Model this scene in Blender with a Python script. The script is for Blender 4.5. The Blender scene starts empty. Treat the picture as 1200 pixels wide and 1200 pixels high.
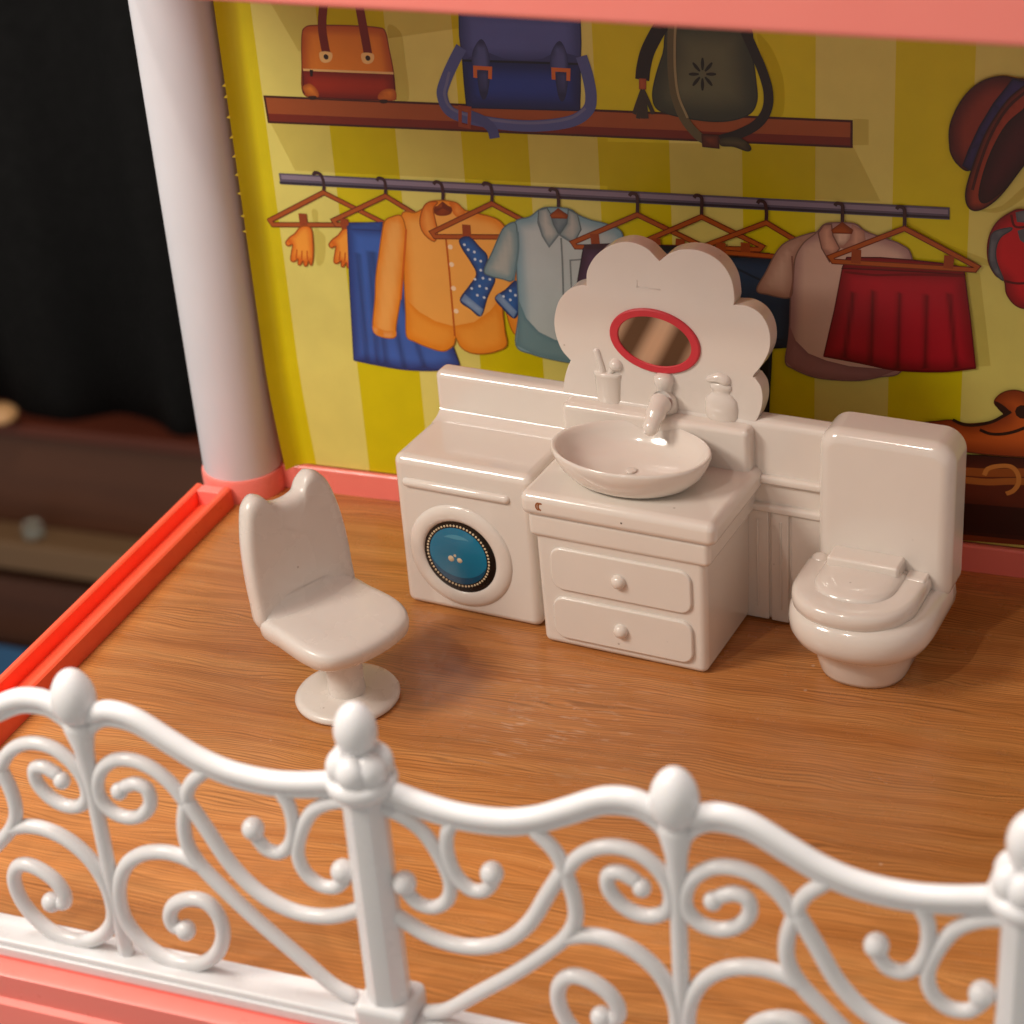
import bpy, bmesh, math, random
import numpy as np
from mathutils import Vector, Matrix
from mathutils.geometry import delaunay_2d_cdt

# Everything below is written in centimetres and scaled to metres (S) when a mesh is linked.
S = 0.01
scn = bpy.context.scene
COL = scn.collection
random.seed(4)
rng = np.random.default_rng(7)
R = math.radians

# ------------------------------------------------------------------ camera
F_PX = 2380.15                                   # focal length in pixels of the 1200 px photograph
RW = np.array([[0.93392685, 0.35074619, -0.06897648],
               [0.11412309, -0.47542209, -0.87232434],
               [-0.33875738, 0.80681531, -0.48403769]])
CAM = np.array([22.9027, -38.4599, 23.1625])
cd = bpy.data.cameras.new('camera')
cam = bpy.data.objects.new('camera', cd); COL.objects.link(cam)
cd.sensor_width = 36; cd.sensor_fit = 'HORIZONTAL'
cd.lens = F_PX / 1200 * 36
cd.clip_start = 0.01; cd.clip_end = 50
m = Matrix([list(RW[0]), list(-RW[1]), list(-RW[2])]).transposed().to_4x4()
m.translation = Vector(CAM * S)
cam.matrix_world = m
cd.dof.use_dof = True
cd.dof.focus_distance = 0.412
cd.dof.aperture_fstop = 23.0
cd.dof.aperture_blades = 0
scn.camera = cam

# ------------------------------------------------------------------ world and lamps
w = bpy.data.worlds.new('World'); scn.world = w; w.use_nodes = True
bg = w.node_tree.nodes['Background']
bg.inputs[0].default_value = (1.0, 0.94, 0.85, 1); bg.inputs[1].default_value = 0.275

def area(name, loc, target, size, power, col):
    l = bpy.data.lights.new(name, 'AREA'); l.shape = 'DISK'; l.size = size * S; l.energy = power; l.color = col
    o = bpy.data.objects.new(name, l); COL.objects.link(o)
    o.location = Vector(loc) * S
    d = (Vector(target) - Vector(loc))
    o.rotation_euler = d.to_track_quat('-Z', 'Y').to_euler()
    return o
area('ceiling_lamp', (10 - 26, -8 + 2, 2 + 128), (10, -12, 2), 40, 8.6, (1.0, 0.94, 0.88))
area('side_lamp', (-14, -27, 31), (8, -4, 2), 12, 0.82, (1.0, 0.91, 0.81))
area('front_spot', (10 - 36, -8 - 88, 2 + 108), (10, -8, 2), 5, 2.0, (1.0, 0.88, 0.76))

vs = scn.view_settings
vs.view_transform = 'Standard'; vs.look = 'None'; vs.exposure = 0.38; vs.gamma = 1.0
vs.use_curve_mapping = False

# ------------------------------------------------------------------ materials
def lin(c):
    out = []
    for v in c[:3]:
        v = v / 255.0
        out.append(v / 12.92 if v <= 0.04045 else ((v + 0.055) / 1.055) ** 2.4)
    return tuple(out) + (1.0,)

def newmat(name):
    m = bpy.data.materials.new(name); m.use_nodes = True
    return m, m.node_tree, m.node_tree.nodes['Principled BSDF']

def plastic(name, rgb, rough=0.3, sss=0.0, bump=0.12, bscale=900, mottle=0.05, coat=0.0, spec=0.5, dirt=0.0):
    m, nt, b = newmat(name)
    b.inputs['Roughness'].default_value = rough
    b.inputs['Specular IOR Level'].default_value = spec
    if coat: b.inputs['Coat Weight'].default_value = coat; b.inputs['Coat Roughness'].default_value = 0.07
    tc = nt.nodes.new('ShaderNodeTexCoord')
    n = nt.nodes.new('ShaderNodeTexNoise'); n.inputs['Scale'].default_value = 60; n.inputs['Detail'].default_value = 5
    nt.links.new(tc.outputs['Object'], n.inputs['Vector'])
    r = nt.nodes.new('ShaderNodeMix'); r.data_type = 'RGBA'
    c = lin(rgb)
    r.inputs[6].default_value = tuple(x * (1 - mottle) for x in c[:3]) + (1,)
    r.inputs[7].default_value = tuple(min(1, x * (1 + mottle)) for x in c[:3]) + (1,)
    nt.links.new(n.outputs['Fac'], r.inputs[0]); out = r.outputs[2]
    if dirt:
        v = nt.nodes.new('ShaderNodeTexVoronoi'); v.inputs['Scale'].default_value = 210; nt.links.new(tc.outputs['Object'], v.inputs['Vector'])
        sp = nt.nodes.new('ShaderNodeMapRange'); sp.inputs[1].default_value = 0.03; sp.inputs[2].default_value = 0.07; sp.inputs[3].default_value = dirt; sp.inputs[4].default_value = 0.0
        nt.links.new(v.outputs['Distance'], sp.inputs[0])
        g = nt.nodes.new('ShaderNodeTexNoise'); g.inputs['Scale'].default_value = 75; nt.links.new(tc.outputs['Object'], g.inputs['Vector'])
        g2 = nt.nodes.new('ShaderNodeMapRange'); g2.inputs[1].default_value = 0.54; g2.inputs[2].default_value = 0.62; nt.links.new(g.outputs['Fac'], g2.inputs[0])
        mm = nt.nodes.new('ShaderNodeMath'); mm.operation = 'MULTIPLY'; nt.links.new(sp.outputs[0], mm.inputs[0]); nt.links.new(g2.outputs[0], mm.inputs[1])
        r2 = nt.nodes.new('ShaderNodeMix'); r2.data_type = 'RGBA'; r2.inputs[7].default_value = lin((120, 92, 66))
        nt.links.new(mm.outputs[0], r2.inputs[0]); nt.links.new(out, r2.inputs[6]); out = r2.outputs[2]
    nt.links.new(out, b.inputs['Base Color'])
    # finger smudges: uneven gloss
    n3 = nt.nodes.new('ShaderNodeTexNoise'); n3.inputs['Scale'].default_value = 140; n3.inputs['Detail'].default_value = 6
    nt.links.new(tc.outputs['Object'], n3.inputs['Vector'])
    mr = nt.nodes.new('ShaderNodeMapRange'); mr.inputs[1].default_value = 0.3; mr.inputs[2].default_value = 0.75
    mr.inputs[3].default_value = rough * 0.75; mr.inputs[4].default_value = rough * 1.35
    nt.links.new(n3.outputs['Fac'], mr.inputs[0]); nt.links.new(mr.outputs[0], b.inputs['Roughness'])
    if sss:
        b.inputs['Subsurface Weight'].default_value = sss
        b.inputs['Subsurface Radius'].default_value = (1.0, 0.8, 0.6)
        b.inputs['Subsurface Scale'].default_value = 0.0018
    if bump:
        n2 = nt.nodes.new('ShaderNodeTexNoise'); n2.inputs['Scale'].default_value = bscale; n2.inputs['Detail'].default_value = 3
        nt.links.new(tc.outputs['Object'], n2.inputs['Vector'])
        bp = nt.nodes.new('ShaderNodeBump'); bp.inputs['Strength'].default_value = bump; bp.inputs['Distance'].default_value = 0.0001
        nt.links.new(n2.outputs['Fac'], bp.inputs['Height']); nt.links.new(bp.outputs['Normal'], b.inputs['Normal'])
    return m

M = {}
M['white'] = plastic('white_plastic', (228, 219, 209), 0.13, sss=0.15, coat=0.4, dirt=0.5, bump=0.05, bscale=300)
M['white_rail'] = plastic('railing_plastic', (232, 230, 231), 0.25, sss=0.12, bump=0.05, bscale=300)
M['white_satin'] = plastic('column_plastic', (214, 214, 220), 0.45, sss=0.1)
M['chair'] = plastic('chair_plastic', (223, 215, 207), 0.26, dirt=0.5, sss=0.10, bump=0.06, bscale=260)
M['coral'] = plastic('coral_plastic', (252, 134, 122), 0.33, sss=0.15)
M['red'] = plastic('orange_red_plastic', (250, 98, 66), 0.35, sss=0.12)
M['roof'] = plastic('roof_coral_plastic', (255, 140, 128), 0.4, sss=0.15)
M['pink_ring'] = plastic('mirror_ring_paint', (205, 52, 62), 0.4)
M['black'] = plastic('black_print', (18, 16, 14), 0.25, bump=0.0)
M['dot'] = plastic('cream_print', (225, 205, 170), 0.3, bump=0.0)
M['teal'] = plastic('teal_print', (8, 120, 158), 0.16, bump=0.0, coat=0.6, mottle=0.12)
M['teal_dark'] = plastic('teal_dark_print', (4, 78, 112), 0.2, bump=0.0, coat=0.5)
M['teal_light'] = plastic('teal_light_print', (70, 150, 178), 0.2, bump=0.0, coat=0.5)
M['stain'] = plastic('brown_stain', (150, 88, 40), 0.5, mottle=0.3)
M['speck'] = plastic('dark_speck', (70, 55, 40), 0.6)
M['card_edge'] = plastic('card_edge', (232, 214, 60), 0.5)
M['wall_back'] = plastic('wall_plastic', (240, 150, 138), 0.45)

# mirror sticker: light and dark sheen bands painted into the foil colour
def mirror_mat():
    m, nt, b = newmat('mirror_foil')
    b.inputs['Metallic'].default_value = 0.85
    b.inputs['Roughness'].default_value = 0.3
    tc = nt.nodes.new('ShaderNodeTexCoord'); mp = nt.nodes.new('ShaderNodeMapping')
    mp.inputs['Rotation'].default_value = (0, R(62), 0)
    nt.links.new(tc.outputs['Object'], mp.inputs[0])
    wv = nt.nodes.new('ShaderNodeTexWave'); wv.wave_type = 'BANDS'; wv.bands_direction = 'Z'; wv.inputs['Scale'].default_value = 34; wv.inputs['Distortion'].default_value = 0.6
    wv.inputs['Phase Offset'].default_value = 1.2
    nt.links.new(mp.outputs[0], wv.inputs['Vector'])
    r = nt.nodes.new('ShaderNodeValToRGB'); r.color_ramp.elements[0].color = lin((112, 92, 72)); r.color_ramp.elements[1].color = lin((226, 204, 176))
    r.color_ramp.elements[0].position = 0.15; r.color_ramp.elements[1].position = 0.95
    nt.links.new(wv.outputs['Fac'], r.inputs[0]); nt.links.new(r.outputs[0], b.inputs['Base Color'])
    return m
M['mirror'] = mirror_mat()

# glossy printed card: colours come from the print's own colour attribute
def print_mat(name, rough):
    m, nt, b = newmat(name)
    a = nt.nodes.new('ShaderNodeVertexColor'); a.layer_name = 'Col'
    tc = nt.nodes.new('ShaderNodeTexCoord')
    n = nt.nodes.new('ShaderNodeTexNoise'); n.inputs['Scale'].default_value = 130; n.inputs['Detail'].default_value = 6
    nt.links.new(tc.outputs['Object'], n.inputs['Vector'])
    mr = nt.nodes.new('ShaderNodeMapRange'); mr.inputs[1].default_value = 0.25; mr.inputs[2].default_value = 0.75
    mr.inputs[3].default_value = 0.95; mr.inputs[4].default_value = 1.04
    nt.links.new(n.outputs['Fac'], mr.inputs[0])
    mx = nt.nodes.new('ShaderNodeMix'); mx.data_type = 'RGBA'; mx.blend_type = 'MULTIPLY'; mx.inputs[0].default_value = 1
    nt.links.new(a.outputs[0], mx.inputs[6]); nt.links.new(mr.outputs[0], mx.inputs[7])
    nt.links.new(mx.outputs[2], b.inputs['Base Color'])
    b.inputs['Roughness'].default_value = rough
    n2 = nt.nodes.new('ShaderNodeTexNoise'); n2.inputs['Scale'].default_value = 45; n2.inputs['Detail'].default_value = 2
    nt.links.new(tc.outputs['Object'], n2.inputs['Vector'])
    bp = nt.nodes.new('ShaderNodeBump'); bp.inputs['Strength'].default_value = 0.25; bp.inputs['Distance'].default_value = 0.0008
    nt.links.new(n2.outputs['Fac'], bp.inputs['Height']); nt.links.new(bp.outputs['Normal'], b.inputs['Normal'])
    return m
M['print'] = print_mat('printed_card', 0.38)

# a printed tint that multiplies the stripes under it (drop shadows drawn into the artwork)
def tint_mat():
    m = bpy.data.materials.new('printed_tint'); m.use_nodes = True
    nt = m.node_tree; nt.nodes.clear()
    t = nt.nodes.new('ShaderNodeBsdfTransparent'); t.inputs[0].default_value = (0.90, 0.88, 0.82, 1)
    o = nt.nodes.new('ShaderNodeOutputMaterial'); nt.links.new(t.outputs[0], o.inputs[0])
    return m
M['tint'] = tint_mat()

# wood-look floor sheet, grain along X
def wood_mat():
    m, nt, b = newmat('wood_print_floor')
    N = nt.nodes.new; L = nt.links.new
    tc = N('ShaderNodeTexCoord')
    def mapped(scale, rot=0.0, loc=(0, 0, 0)):
        mp = N('ShaderNodeMapping'); mp.inputs['Scale'].default_value = scale; mp.inputs['Rotation'].default_value = (0, 0, rot)
        mp.inputs['Location'].default_value = loc
        L(tc.outputs['Object'], mp.inputs[0]); return mp.outputs[0]
    def noise(vec, scale, detail, dist=0.0, rough=0.6):
        n = N('ShaderNodeTexNoise'); n.inputs['Scale'].default_value = scale; n.inputs['Detail'].default_value = detail
        n.inputs['Distortion'].default_value = dist; n.inputs['Roughness'].default_value = rough
        L(vec, n.inputs['Vector']); return n.outputs['Fac']
    # slow wander that bends the grain
    wander = noise(mapped((14, 30, 1)), 1.0, 3)
    sep = N('ShaderNodeSeparateXYZ'); L(tc.outputs['Object'], sep.inputs[0])
    ma = N('ShaderNodeMath'); ma.operation = 'MULTIPLY_ADD'; L(wander, ma.inputs[0]); ma.inputs[1].default_value = 0.009; L(sep.outputs[1], ma.inputs[2])
    mb = N('ShaderNodeMath'); mb.operation = 'MULTIPLY_ADD'; L(sep.outputs[0], mb.inputs[0]); mb.inputs[1].default_value = -0.045; L(ma.outputs[0], mb.inputs[2])
    cmb = N('ShaderNodeCombineXYZ'); L(sep.outputs[0], cmb.inputs[0]); L(mb.outputs[0], cmb.inputs[1])
    def gm(scale, loc=(0, 0, 0)):
        mp = N('ShaderNodeMapping'); mp.inputs['Scale'].default_value = scale; mp.inputs['Location'].default_value = loc
        L(cmb.outputs[0], mp.inputs[0]); return mp.outputs[0]
    broad = noise(gm((9, 190, 1)), 1.0, 3, 0.0, 0.5)
    fine = noise(gm((30, 2000, 1), (3, 1, 0)), 1.0, 4, 0.0, 0.7)
    hair = noise(gm((50, 3600, 1), (7, 2, 0)), 1.0, 2)
    ramp = N('ShaderNodeValToRGB'); e = ramp.color_ramp.elements
    e[0].position = 0.30; e[0].color = lin((184, 115, 58)); e[1].position = 0.72; e[1].color = lin((208, 143, 82))
    el = ramp.color_ramp.elements.new(0.5); el.color = lin((197, 129, 70))
    L(broad, ramp.inputs[0])
    r2 = N('ShaderNodeMapRange'); r2.inputs[1].default_value = 0.34; r2.inputs[2].default_value = 0.56; r2.inputs[3].default_value = 0.68; r2.inputs[4].default_value = 1.04
    L(fine, r2.inputs[0])
    mx = N('ShaderNodeMix'); mx.data_type = 'RGBA'; mx.blend_type = 'MULTIPLY'; mx.inputs[0].default_value = 0.85
    L(ramp.outputs[0], mx.inputs[6]); L(r2.outputs[0], mx.inputs[7])
    # growth rings cut along: fine wavy lines
    w2 = noise(gm((16, 90, 1), (5, 3, 0)), 1.0, 2)
    mp_ = N('ShaderNodeSeparateXYZ'); L(cmb.outputs[0], mp_.inputs[0])
    yy = N('ShaderNodeMath'); yy.operation = 'MULTIPLY_ADD'; L(w2, yy.inputs[0]); yy.inputs[1].default_value = 0.0085; L(mp_.outputs[1], yy.inputs[2])
    fr = N('ShaderNodeMath'); fr.operation = 'MULTIPLY'; L(yy.outputs[0], fr.inputs[0]); fr.inputs[1].default_value = 8600
    sn = N('ShaderNodeMath'); sn.operation = 'SINE'; L(fr.outputs[0], sn.inputs[0])
    rg = N('ShaderNodeMapRange'); rg.inputs[1].default_value = 0.1; rg.inputs[2].default_value = 1.0; rg.inputs[3].default_value = 1.0; rg.inputs[4].default_value = 0.58
    L(sn.outputs[0], rg.inputs[0])
    mxr = N('ShaderNodeMix'); mxr.data_type = 'RGBA'; mxr.blend_type = 'MULTIPLY'
    am = N('ShaderNodeMapRange'); am.inputs[1].default_value = 0.42; am.inputs[2].default_value = 0.62; am.inputs[3].default_value = 0.45; am.inputs[4].default_value = 1.0
    L(noise(gm((10, 120, 1), (11, 4, 0)), 1.0, 2), am.inputs[0]); L(am.outputs[0], mxr.inputs[0])
    L(mx.outputs[2], mxr.inputs[6]); L(rg.outputs[0], mxr.inputs[7]); mx = mxr
    r3 = N('ShaderNodeMapRange'); r3.inputs[1].default_value = 0.36; r3.inputs[2].default_value = 0.5; r3.inputs[3].default_value = 0.66; r3.inputs[4].default_value = 1.0
    L(hair, r3.inputs[0])
    mx2 = N('ShaderNodeMix'); mx2.data_type = 'RGBA'; mx2.blend_type = 'MULTIPLY'; mx2.inputs[0].default_value = 0.6
    L(mx.outputs[2], mx2.inputs[6]); L(r3.outputs[0], mx2.inputs[7])
    # dust specks and pale scuffs
    v = N('ShaderNodeTexVoronoi'); v.inputs['Scale'].default_value = 150; L(tc.outputs['Object'], v.inputs['Vector'])
    sp = N('ShaderNodeMapRange'); sp.inputs[1].default_value = 0.035; sp.inputs[2].default_value = 0.075; sp.inputs[3].default_value = 1; sp.inputs[4].default_value = 0
    L(v.outputs['Distance'], sp.inputs[0])
    gate = noise(mapped((60, 60, 1), 0, (2.3, 0.4, 0)), 1.0, 1)
    g2 = N('ShaderNodeMapRange'); g2.inputs[1].default_value = 0.55; g2.inputs[2].default_value = 0.62; L(gate, g2.inputs[0])
    spm = N('ShaderNodeMath'); spm.operation = 'MULTIPLY'; L(sp.outputs[0], spm.inputs[0]); L(g2.outputs[0], spm.inputs[1])
    sc = noise(mapped((160, 700, 1), R(-12)), 1.0, 6, 0.6)
    sc2 = N('ShaderNodeMapRange'); sc2.inputs[1].default_value = 0.55; sc2.inputs[2].default_value = 0.72; L(sc, sc2.inputs[0])
    # scuffs gather where the furniture was dragged (around x 10.5 cm, y -8 cm)
    ds = N('ShaderNodeVectorMath'); ds.operation = 'DISTANCE'; L(tc.outputs['Object'], ds.inputs[0]); ds.inputs[1].default_value = (0.106, -0.077, 0)
    dm = N('ShaderNodeMapRange'); dm.inputs[1].default_value = 0.004; dm.inputs[2].default_value = 0.026; dm.inputs[3].default_value = 0.55; dm.inputs[4].default_value = 0.05
    L(ds.outputs['Value'], dm.inputs[0])
    scm = N('ShaderNodeMath'); scm.operation = 'MULTIPLY'; L(sc2.outputs[0], scm.inputs[0]); L(dm.outputs[0], scm.inputs[1])
    tot = N('ShaderNodeMath'); tot.operation = 'MULTIPLY_ADD'; tot.use_clamp = True; L(spm.outputs[0], tot.inputs[0]); tot.inputs[1].default_value = 0.3; L(scm.outputs[0], tot.inputs[2])
    mx3 = N('ShaderNodeMix'); mx3.data_type = 'RGBA'; L(tot.outputs[0], mx3.inputs[0]); L(mx2.outputs[2], mx3.inputs[6]); mx3.inputs[7].default_value = lin((226, 200, 172))
    L(mx3.outputs[2], b.inputs['Base Color'])
    rr = N('ShaderNodeMapRange'); rr.inputs[3].default_value = 0.16; rr.inputs[4].default_value = 0.36; L(noise(mapped((90, 90, 1)), 1.0, 5), rr.inputs[0])
    L(rr.outputs[0], b.inputs['Roughness'])
    bp = N('ShaderNodeBump'); bp.inputs['Strength'].default_value = 0.16; bp.inputs['Distance'].default_value = 0.0002
    L(fine, bp.inputs['Height']); L(bp.outputs['Normal'], b.inputs['Normal'])
    return m
M['wood'] = wood_mat()

def dark_wood(name, a, bcol, rough=0.55):
    m, nt, b = newmat(name)
    tc = nt.nodes.new('ShaderNodeTexCoord'); mp = nt.nodes.new('ShaderNodeMapping'); mp.inputs['Scale'].default_value = (3, 3, 40)
    nt.links.new(tc.outputs['Object'], mp.inputs[0])
    n = nt.nodes.new('ShaderNodeTexNoise'); n.inputs['Scale'].default_value = 2; n.inputs['Detail'].default_value = 5
    nt.links.new(mp.outputs[0], n.inputs['Vector'])
    r = nt.nodes.new('ShaderNodeMix'); r.data_type = 'RGBA'; r.inputs[6].default_value = lin(a); r.inputs[7].default_value = lin(bcol)
    nt.links.new(n.outputs['Fac'], r.inputs[0]); nt.links.new(r.outputs[2], b.inputs['Base Color'])
    b.inputs['Roughness'].default_value = rough
    return m
M['cab_dark'] = dark_wood('dark_cabinet_wood', (74, 40, 24), (112, 66, 42))
M['cab_red'] = dark_wood('reddish_cabinet_wood', (84, 34, 16), (112, 48, 26))
M['cab_light'] = dark_wood('light_plank_wood', (112, 82, 54), (140, 106, 72))
M['curtain'] = plastic('black_curtain_cloth', (31, 30, 30), 0.85, mottle=0.2, spec=0.15)
M['blue'] = plastic('blue_box_plastic', (70, 120, 165), 0.4)
M['glow_cream'] = plastic('lamp_cream', (250, 190, 130), 0.3)  # cream colour imitates the glow of a small warm light
def glass_mat():
    m, nt, b = newmat('clear_jar_glass')
    b.inputs['Transmission Weight'].default_value = 0.9; b.inputs['Roughness'].default_value = 0.05
    b.inputs['Base Color'].default_value = lin((215, 215, 200))
    return m
M['glass'] = glass_mat()

# ------------------------------------------------------------------ mesh helpers
ORG = {}
def link_mesh(name, verts, faces, mat, parent=None, sharp=40, smooth=True, wn=False, cols=None):
    org = ORG.get(parent.name, (0, 0, 0)) if parent else (0, 0, 0)
    me = bpy.data.meshes.new(name)
    me.from_pydata([((v[0] - org[0]) * S, (v[1] - org[1]) * S, (v[2] - org[2]) * S) for v in verts], [], faces)
    me.update()
    if smooth:
        me.polygons.foreach_set('use_smooth', [True] * len(me.polygons))
        if sharp: me.set_sharp_from_angle(angle=R(sharp))
    if cols is not None:
        ca = me.color_attributes.new('Col', 'FLOAT_COLOR', 'POINT')
        ca.data.foreach_set('color', np.asarray(cols, dtype=np.float32).ravel())
    me.materials.append(M[mat])
    o = bpy.data.objects.new(name, me); COL.objects.link(o)
    if parent:
        o.parent = parent
        ORG[o.name] = org
    if wn:
        md = o.modifiers.new('wn', 'WEIGHTED_NORMAL'); md.keep_sharp = True; md.weight = 80
    return o

def link_bm(name, bm, mat, parent=None, sharp=40, wn=False):
    bmesh.ops.recalc_face_normals(bm, faces=bm.faces)
    bm.verts.ensure_lookup_table(); bm.verts.index_update()
    v = [tuple(x.co) for x in bm.verts]; f = [[q.index for q in p.verts] for p in bm.faces]
    bm.free()
    return link_mesh(name, v, f, mat, parent, sharp, True, wn)

def thing(name, label, cat, loc=(0, 0, 0), rotz=0.0, group=None):
    o = bpy.data.objects.new(name, None); COL.objects.link(o)
    o.empty_display_size = 0.01
    o.location = Vector(loc) * S; o.rotation_euler = (0, 0, rotz)
    o['label'] = label; o['category'] = cat
    if group: o['group'] = group
    ORG[o.name] = tuple(loc) if rotz == 0 else (0, 0, 0)
    return o

def bm_rbox(x0, x1, y0, y1, z0, z1, r=0.1, seg=4, taper=0.0):
    bm = bmesh.new()
    bmesh.ops.create_cube(bm, size=1)
    for v in bm.verts:
        k = 1 - taper if v.co.z < 0 else 1
        v.co = Vector(((x0 + x1) / 2 + v.co.x * (x1 - x0) * k, (y0 + y1) / 2 + v.co.y * (y1 - y0) * k, (z0 + z1) / 2 + v.co.z * (z1 - z0)))
    if r: bmesh.ops.bevel(bm, geom=list(bm.edges), offset=r, segments=seg, affect='EDGES', profile=0.5, clamp_overlap=True)
    return bm
def rbox(name, x0, x1, y0, y1, z0, z1, mat, parent=None, r=0.1, seg=4, taper=0.0):
    return link_bm(name, bm_rbox(x0, x1, y0, y1, z0, z1, r, seg, taper), mat, parent, 60, True)

def smooth_curve(pts, n=8, closed=False):
    P = [np.array(p, float) for p in pts]; out = []
    N = len(P); rngN = N if closed else N - 1
    for i in range(rngN):
        if closed: a, b, c, d = P[(i - 1) % N], P[i], P[(i + 1) % N], P[(i + 2) % N]
        else:
            b, c = P[i], P[i + 1]
            a = P[i - 1] if i > 0 else 2 * b - c
            d = P[i + 2] if i + 2 < N else 2 * c - b
        # centripetal-like tension
        for k in range(n):
            t = k / n
            out.append(0.5 * ((2 * b) + (-a + c) * t + (2 * a - 5 * b + 4 * c - d) * t * t + (-a + 3 * b - 3 * c + d) * t ** 3))
    if not closed: out.append(P[-1])
    return out

def tube_geo(pts, r, seg=12, cap=True, squash=1.0, up=(0, 1, 0), seam=0.0):
    """round tube with hemispherical ends along 3-D points; r scalar or list"""
    pts = [np.array(p, float) for p in pts]
    rr = list(r) if hasattr(r, '__len__') else [r] * len(pts)
    if cap:
        t0 = pts[0] - pts[1]; t0 /= np.linalg.norm(t0); t1 = pts[-1] - pts[-2]; t1 /= np.linalg.norm(t1)
        pre, prer, post, postr = [], [], [], []
        for a in (80, 55, 28):
            pre.append(pts[0] + t0 * rr[0] * math.sin(R(a))); prer.append(rr[0] * math.cos(R(a)))
        for a in (28, 55, 80):
            post.append(pts[-1] + t1 * rr[-1] * math.sin(R(a))); postr.append(rr[-1] * math.cos(R(a)))
        pts = pre + pts + post; rr = prer + rr + postr
    V, Fc = [], []
    up = np.array(up, float)
    for i, p in enumerate(pts):
        a = pts[max(0, i - 1)]; b = pts[min(len(pts) - 1, i + 1)]
        t = b - a; t /= (np.linalg.norm(t) + 1e-12)
        n1 = up - t * (up @ t)
        if np.linalg.norm(n1) < 1e-3: n1 = np.cross(t, (1, 0, 0))
        n1 /= np.linalg.norm(n1); n2 = np.cross(t, n1)
        for k in range(seg):
            an = 2 * math.pi * k / seg
            rk = rr[i] * (1 + (seam if k in (seg // 4, 3 * seg // 4) else 0))
            V.append(tuple(p + rk * (n1 * math.cos(an) * squash + n2 * math.sin(an))))
    n = len(pts)
    for i in range(n - 1):
        for k in range(seg):
            k2 = (k + 1) % seg
            Fc.append((i * seg + k, i * seg + k2, (i + 1) * seg + k2, (i + 1) * seg + k))
    Fc.append(tuple(range(seg))[::-1]); Fc.append(tuple((n - 1) * seg + k for k in range(seg)))
    return V, Fc

def lathe_geo(prof, c=(0, 0, 0), seg=32, axis='z', sx=1.0, sy=1.0):
    V, Fc = [], []
    for (r, h) in prof:
        for k in range(seg):
            a = 2 * math.pi * k / seg
            p = (r * math.cos(a) * sx, r * math.sin(a) * sy)
            if axis == 'z': V.append((c[0] + p[0], c[1] + p[1], c[2] + h))
            else: V.append((c[0] + p[0], c[1] + h, c[2] + p[1]))      # axis along y
    for i in range(len(prof) - 1):
        for k in range(seg):
            k2 = (k + 1) % seg
            Fc.append((i * seg + k, i * seg + k2, (i + 1) * seg + k2, (i + 1) * seg + k))
    Fc.append(tuple(range(seg))[::-1]); Fc.append(tuple((len(prof) - 1) * seg + k for k in range(seg)))
    return V, Fc

def merge(*geos):
    V, Fc = [], []
    for v, f in geos:
        o = len(V); V += list(v); Fc += [tuple(i + o for i in q) for q in f]
    return V, Fc

def fixn(name, geo, mat, parent=None, sharp=50):
    """link after making the normals consistent"""
    bm = bmesh.new(); vs_ = [bm.verts.new(v) for v in geo[0]]
    for f in geo[1]:
        try: bm.faces.new([vs_[i] for i in f])
        except ValueError: pass
    return link_bm(name, bm, mat, parent, sharp)

def egg_geo(c, rx, rz, seg=20, n=12, k=0.12):
    prof = []
    for i in range(n + 1):
        a = math.pi * i / n
        z = -math.cos(a); r = math.sin(a) * (1 - k * z)
        prof.append((max(r * rx, 0.002), z * rz))
    return lathe_geo(prof, c, seg)

def prism_bm(outline, y0, y1, r=0.0, seg=3, r_back=0.0):
    """outline [(x,z)] extruded from y0 (front) to y1 (back); the front rim rounded by r"""
    bm = bmesh.new()
    f = [bm.verts.new((x, y0, z)) for x, z in outline]; b = [bm.verts.new((x, y1, z)) for x, z in outline]
    ff = bm.faces.new(f); bf = bm.faces.new(b[::-1])
    n = len(outline)
    for i in range(n): bm.faces.new((f[i], b[i], b[(i + 1) % n], f[(i + 1) % n]))
    bmesh.ops.recalc_face_normals(bm, faces=bm.faces)
    if r:
        bmesh.ops.bevel(bm, geom=list(ff.edges), offset=r, segments=seg, affect='EDGES', profile=0.5, clamp_overlap=True)
    return bm

def rrect(x0, x1, z0, z1, r, n=6):
    out = []
    for cx, cz, a0 in ((x1 - r, z1 - r, 0), (x0 + r, z1 - r, 90), (x0 + r, z0 + r, 180), (x1 - r, z0 + r, 270)):
        for k in range(n + 1):
            a = R(a0 + 90 * k / n); out.append((cx + r * math.cos(a), cz + r * math.sin(a)))
    return out

def loft(rings, cap=True):
    V, Fc = [], []; seg = len(rings[0])
    for rg in rings: V += [tuple(p) for p in rg]
    for i in range(len(rings) - 1):
        for k in range(seg):
            k2 = (k + 1) % seg
            Fc.append((i * seg + k, i * seg + k2, (i + 1) * seg + k2, (i + 1) * seg + k))
    if cap:
        Fc.append(tuple(range(seg))[::-1]); Fc.append(tuple((len(rings) - 1) * seg + k for k in range(seg)))
    return V, Fc

# ================================================================== setting: floor
fl = link_bm('floor', bm_rbox(-0.05, 21.2, -16.25, 0.1, -0.25, 0.0, 0.0), 'wood', None, 40)
fl['kind'] = 'structure'

# ================================================================== the dollhouse shell
house = thing('dollhouse', 'coral pink plastic dollhouse shell with white corner column around the room', 'dollhouse', (10, -8, 0))
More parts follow.
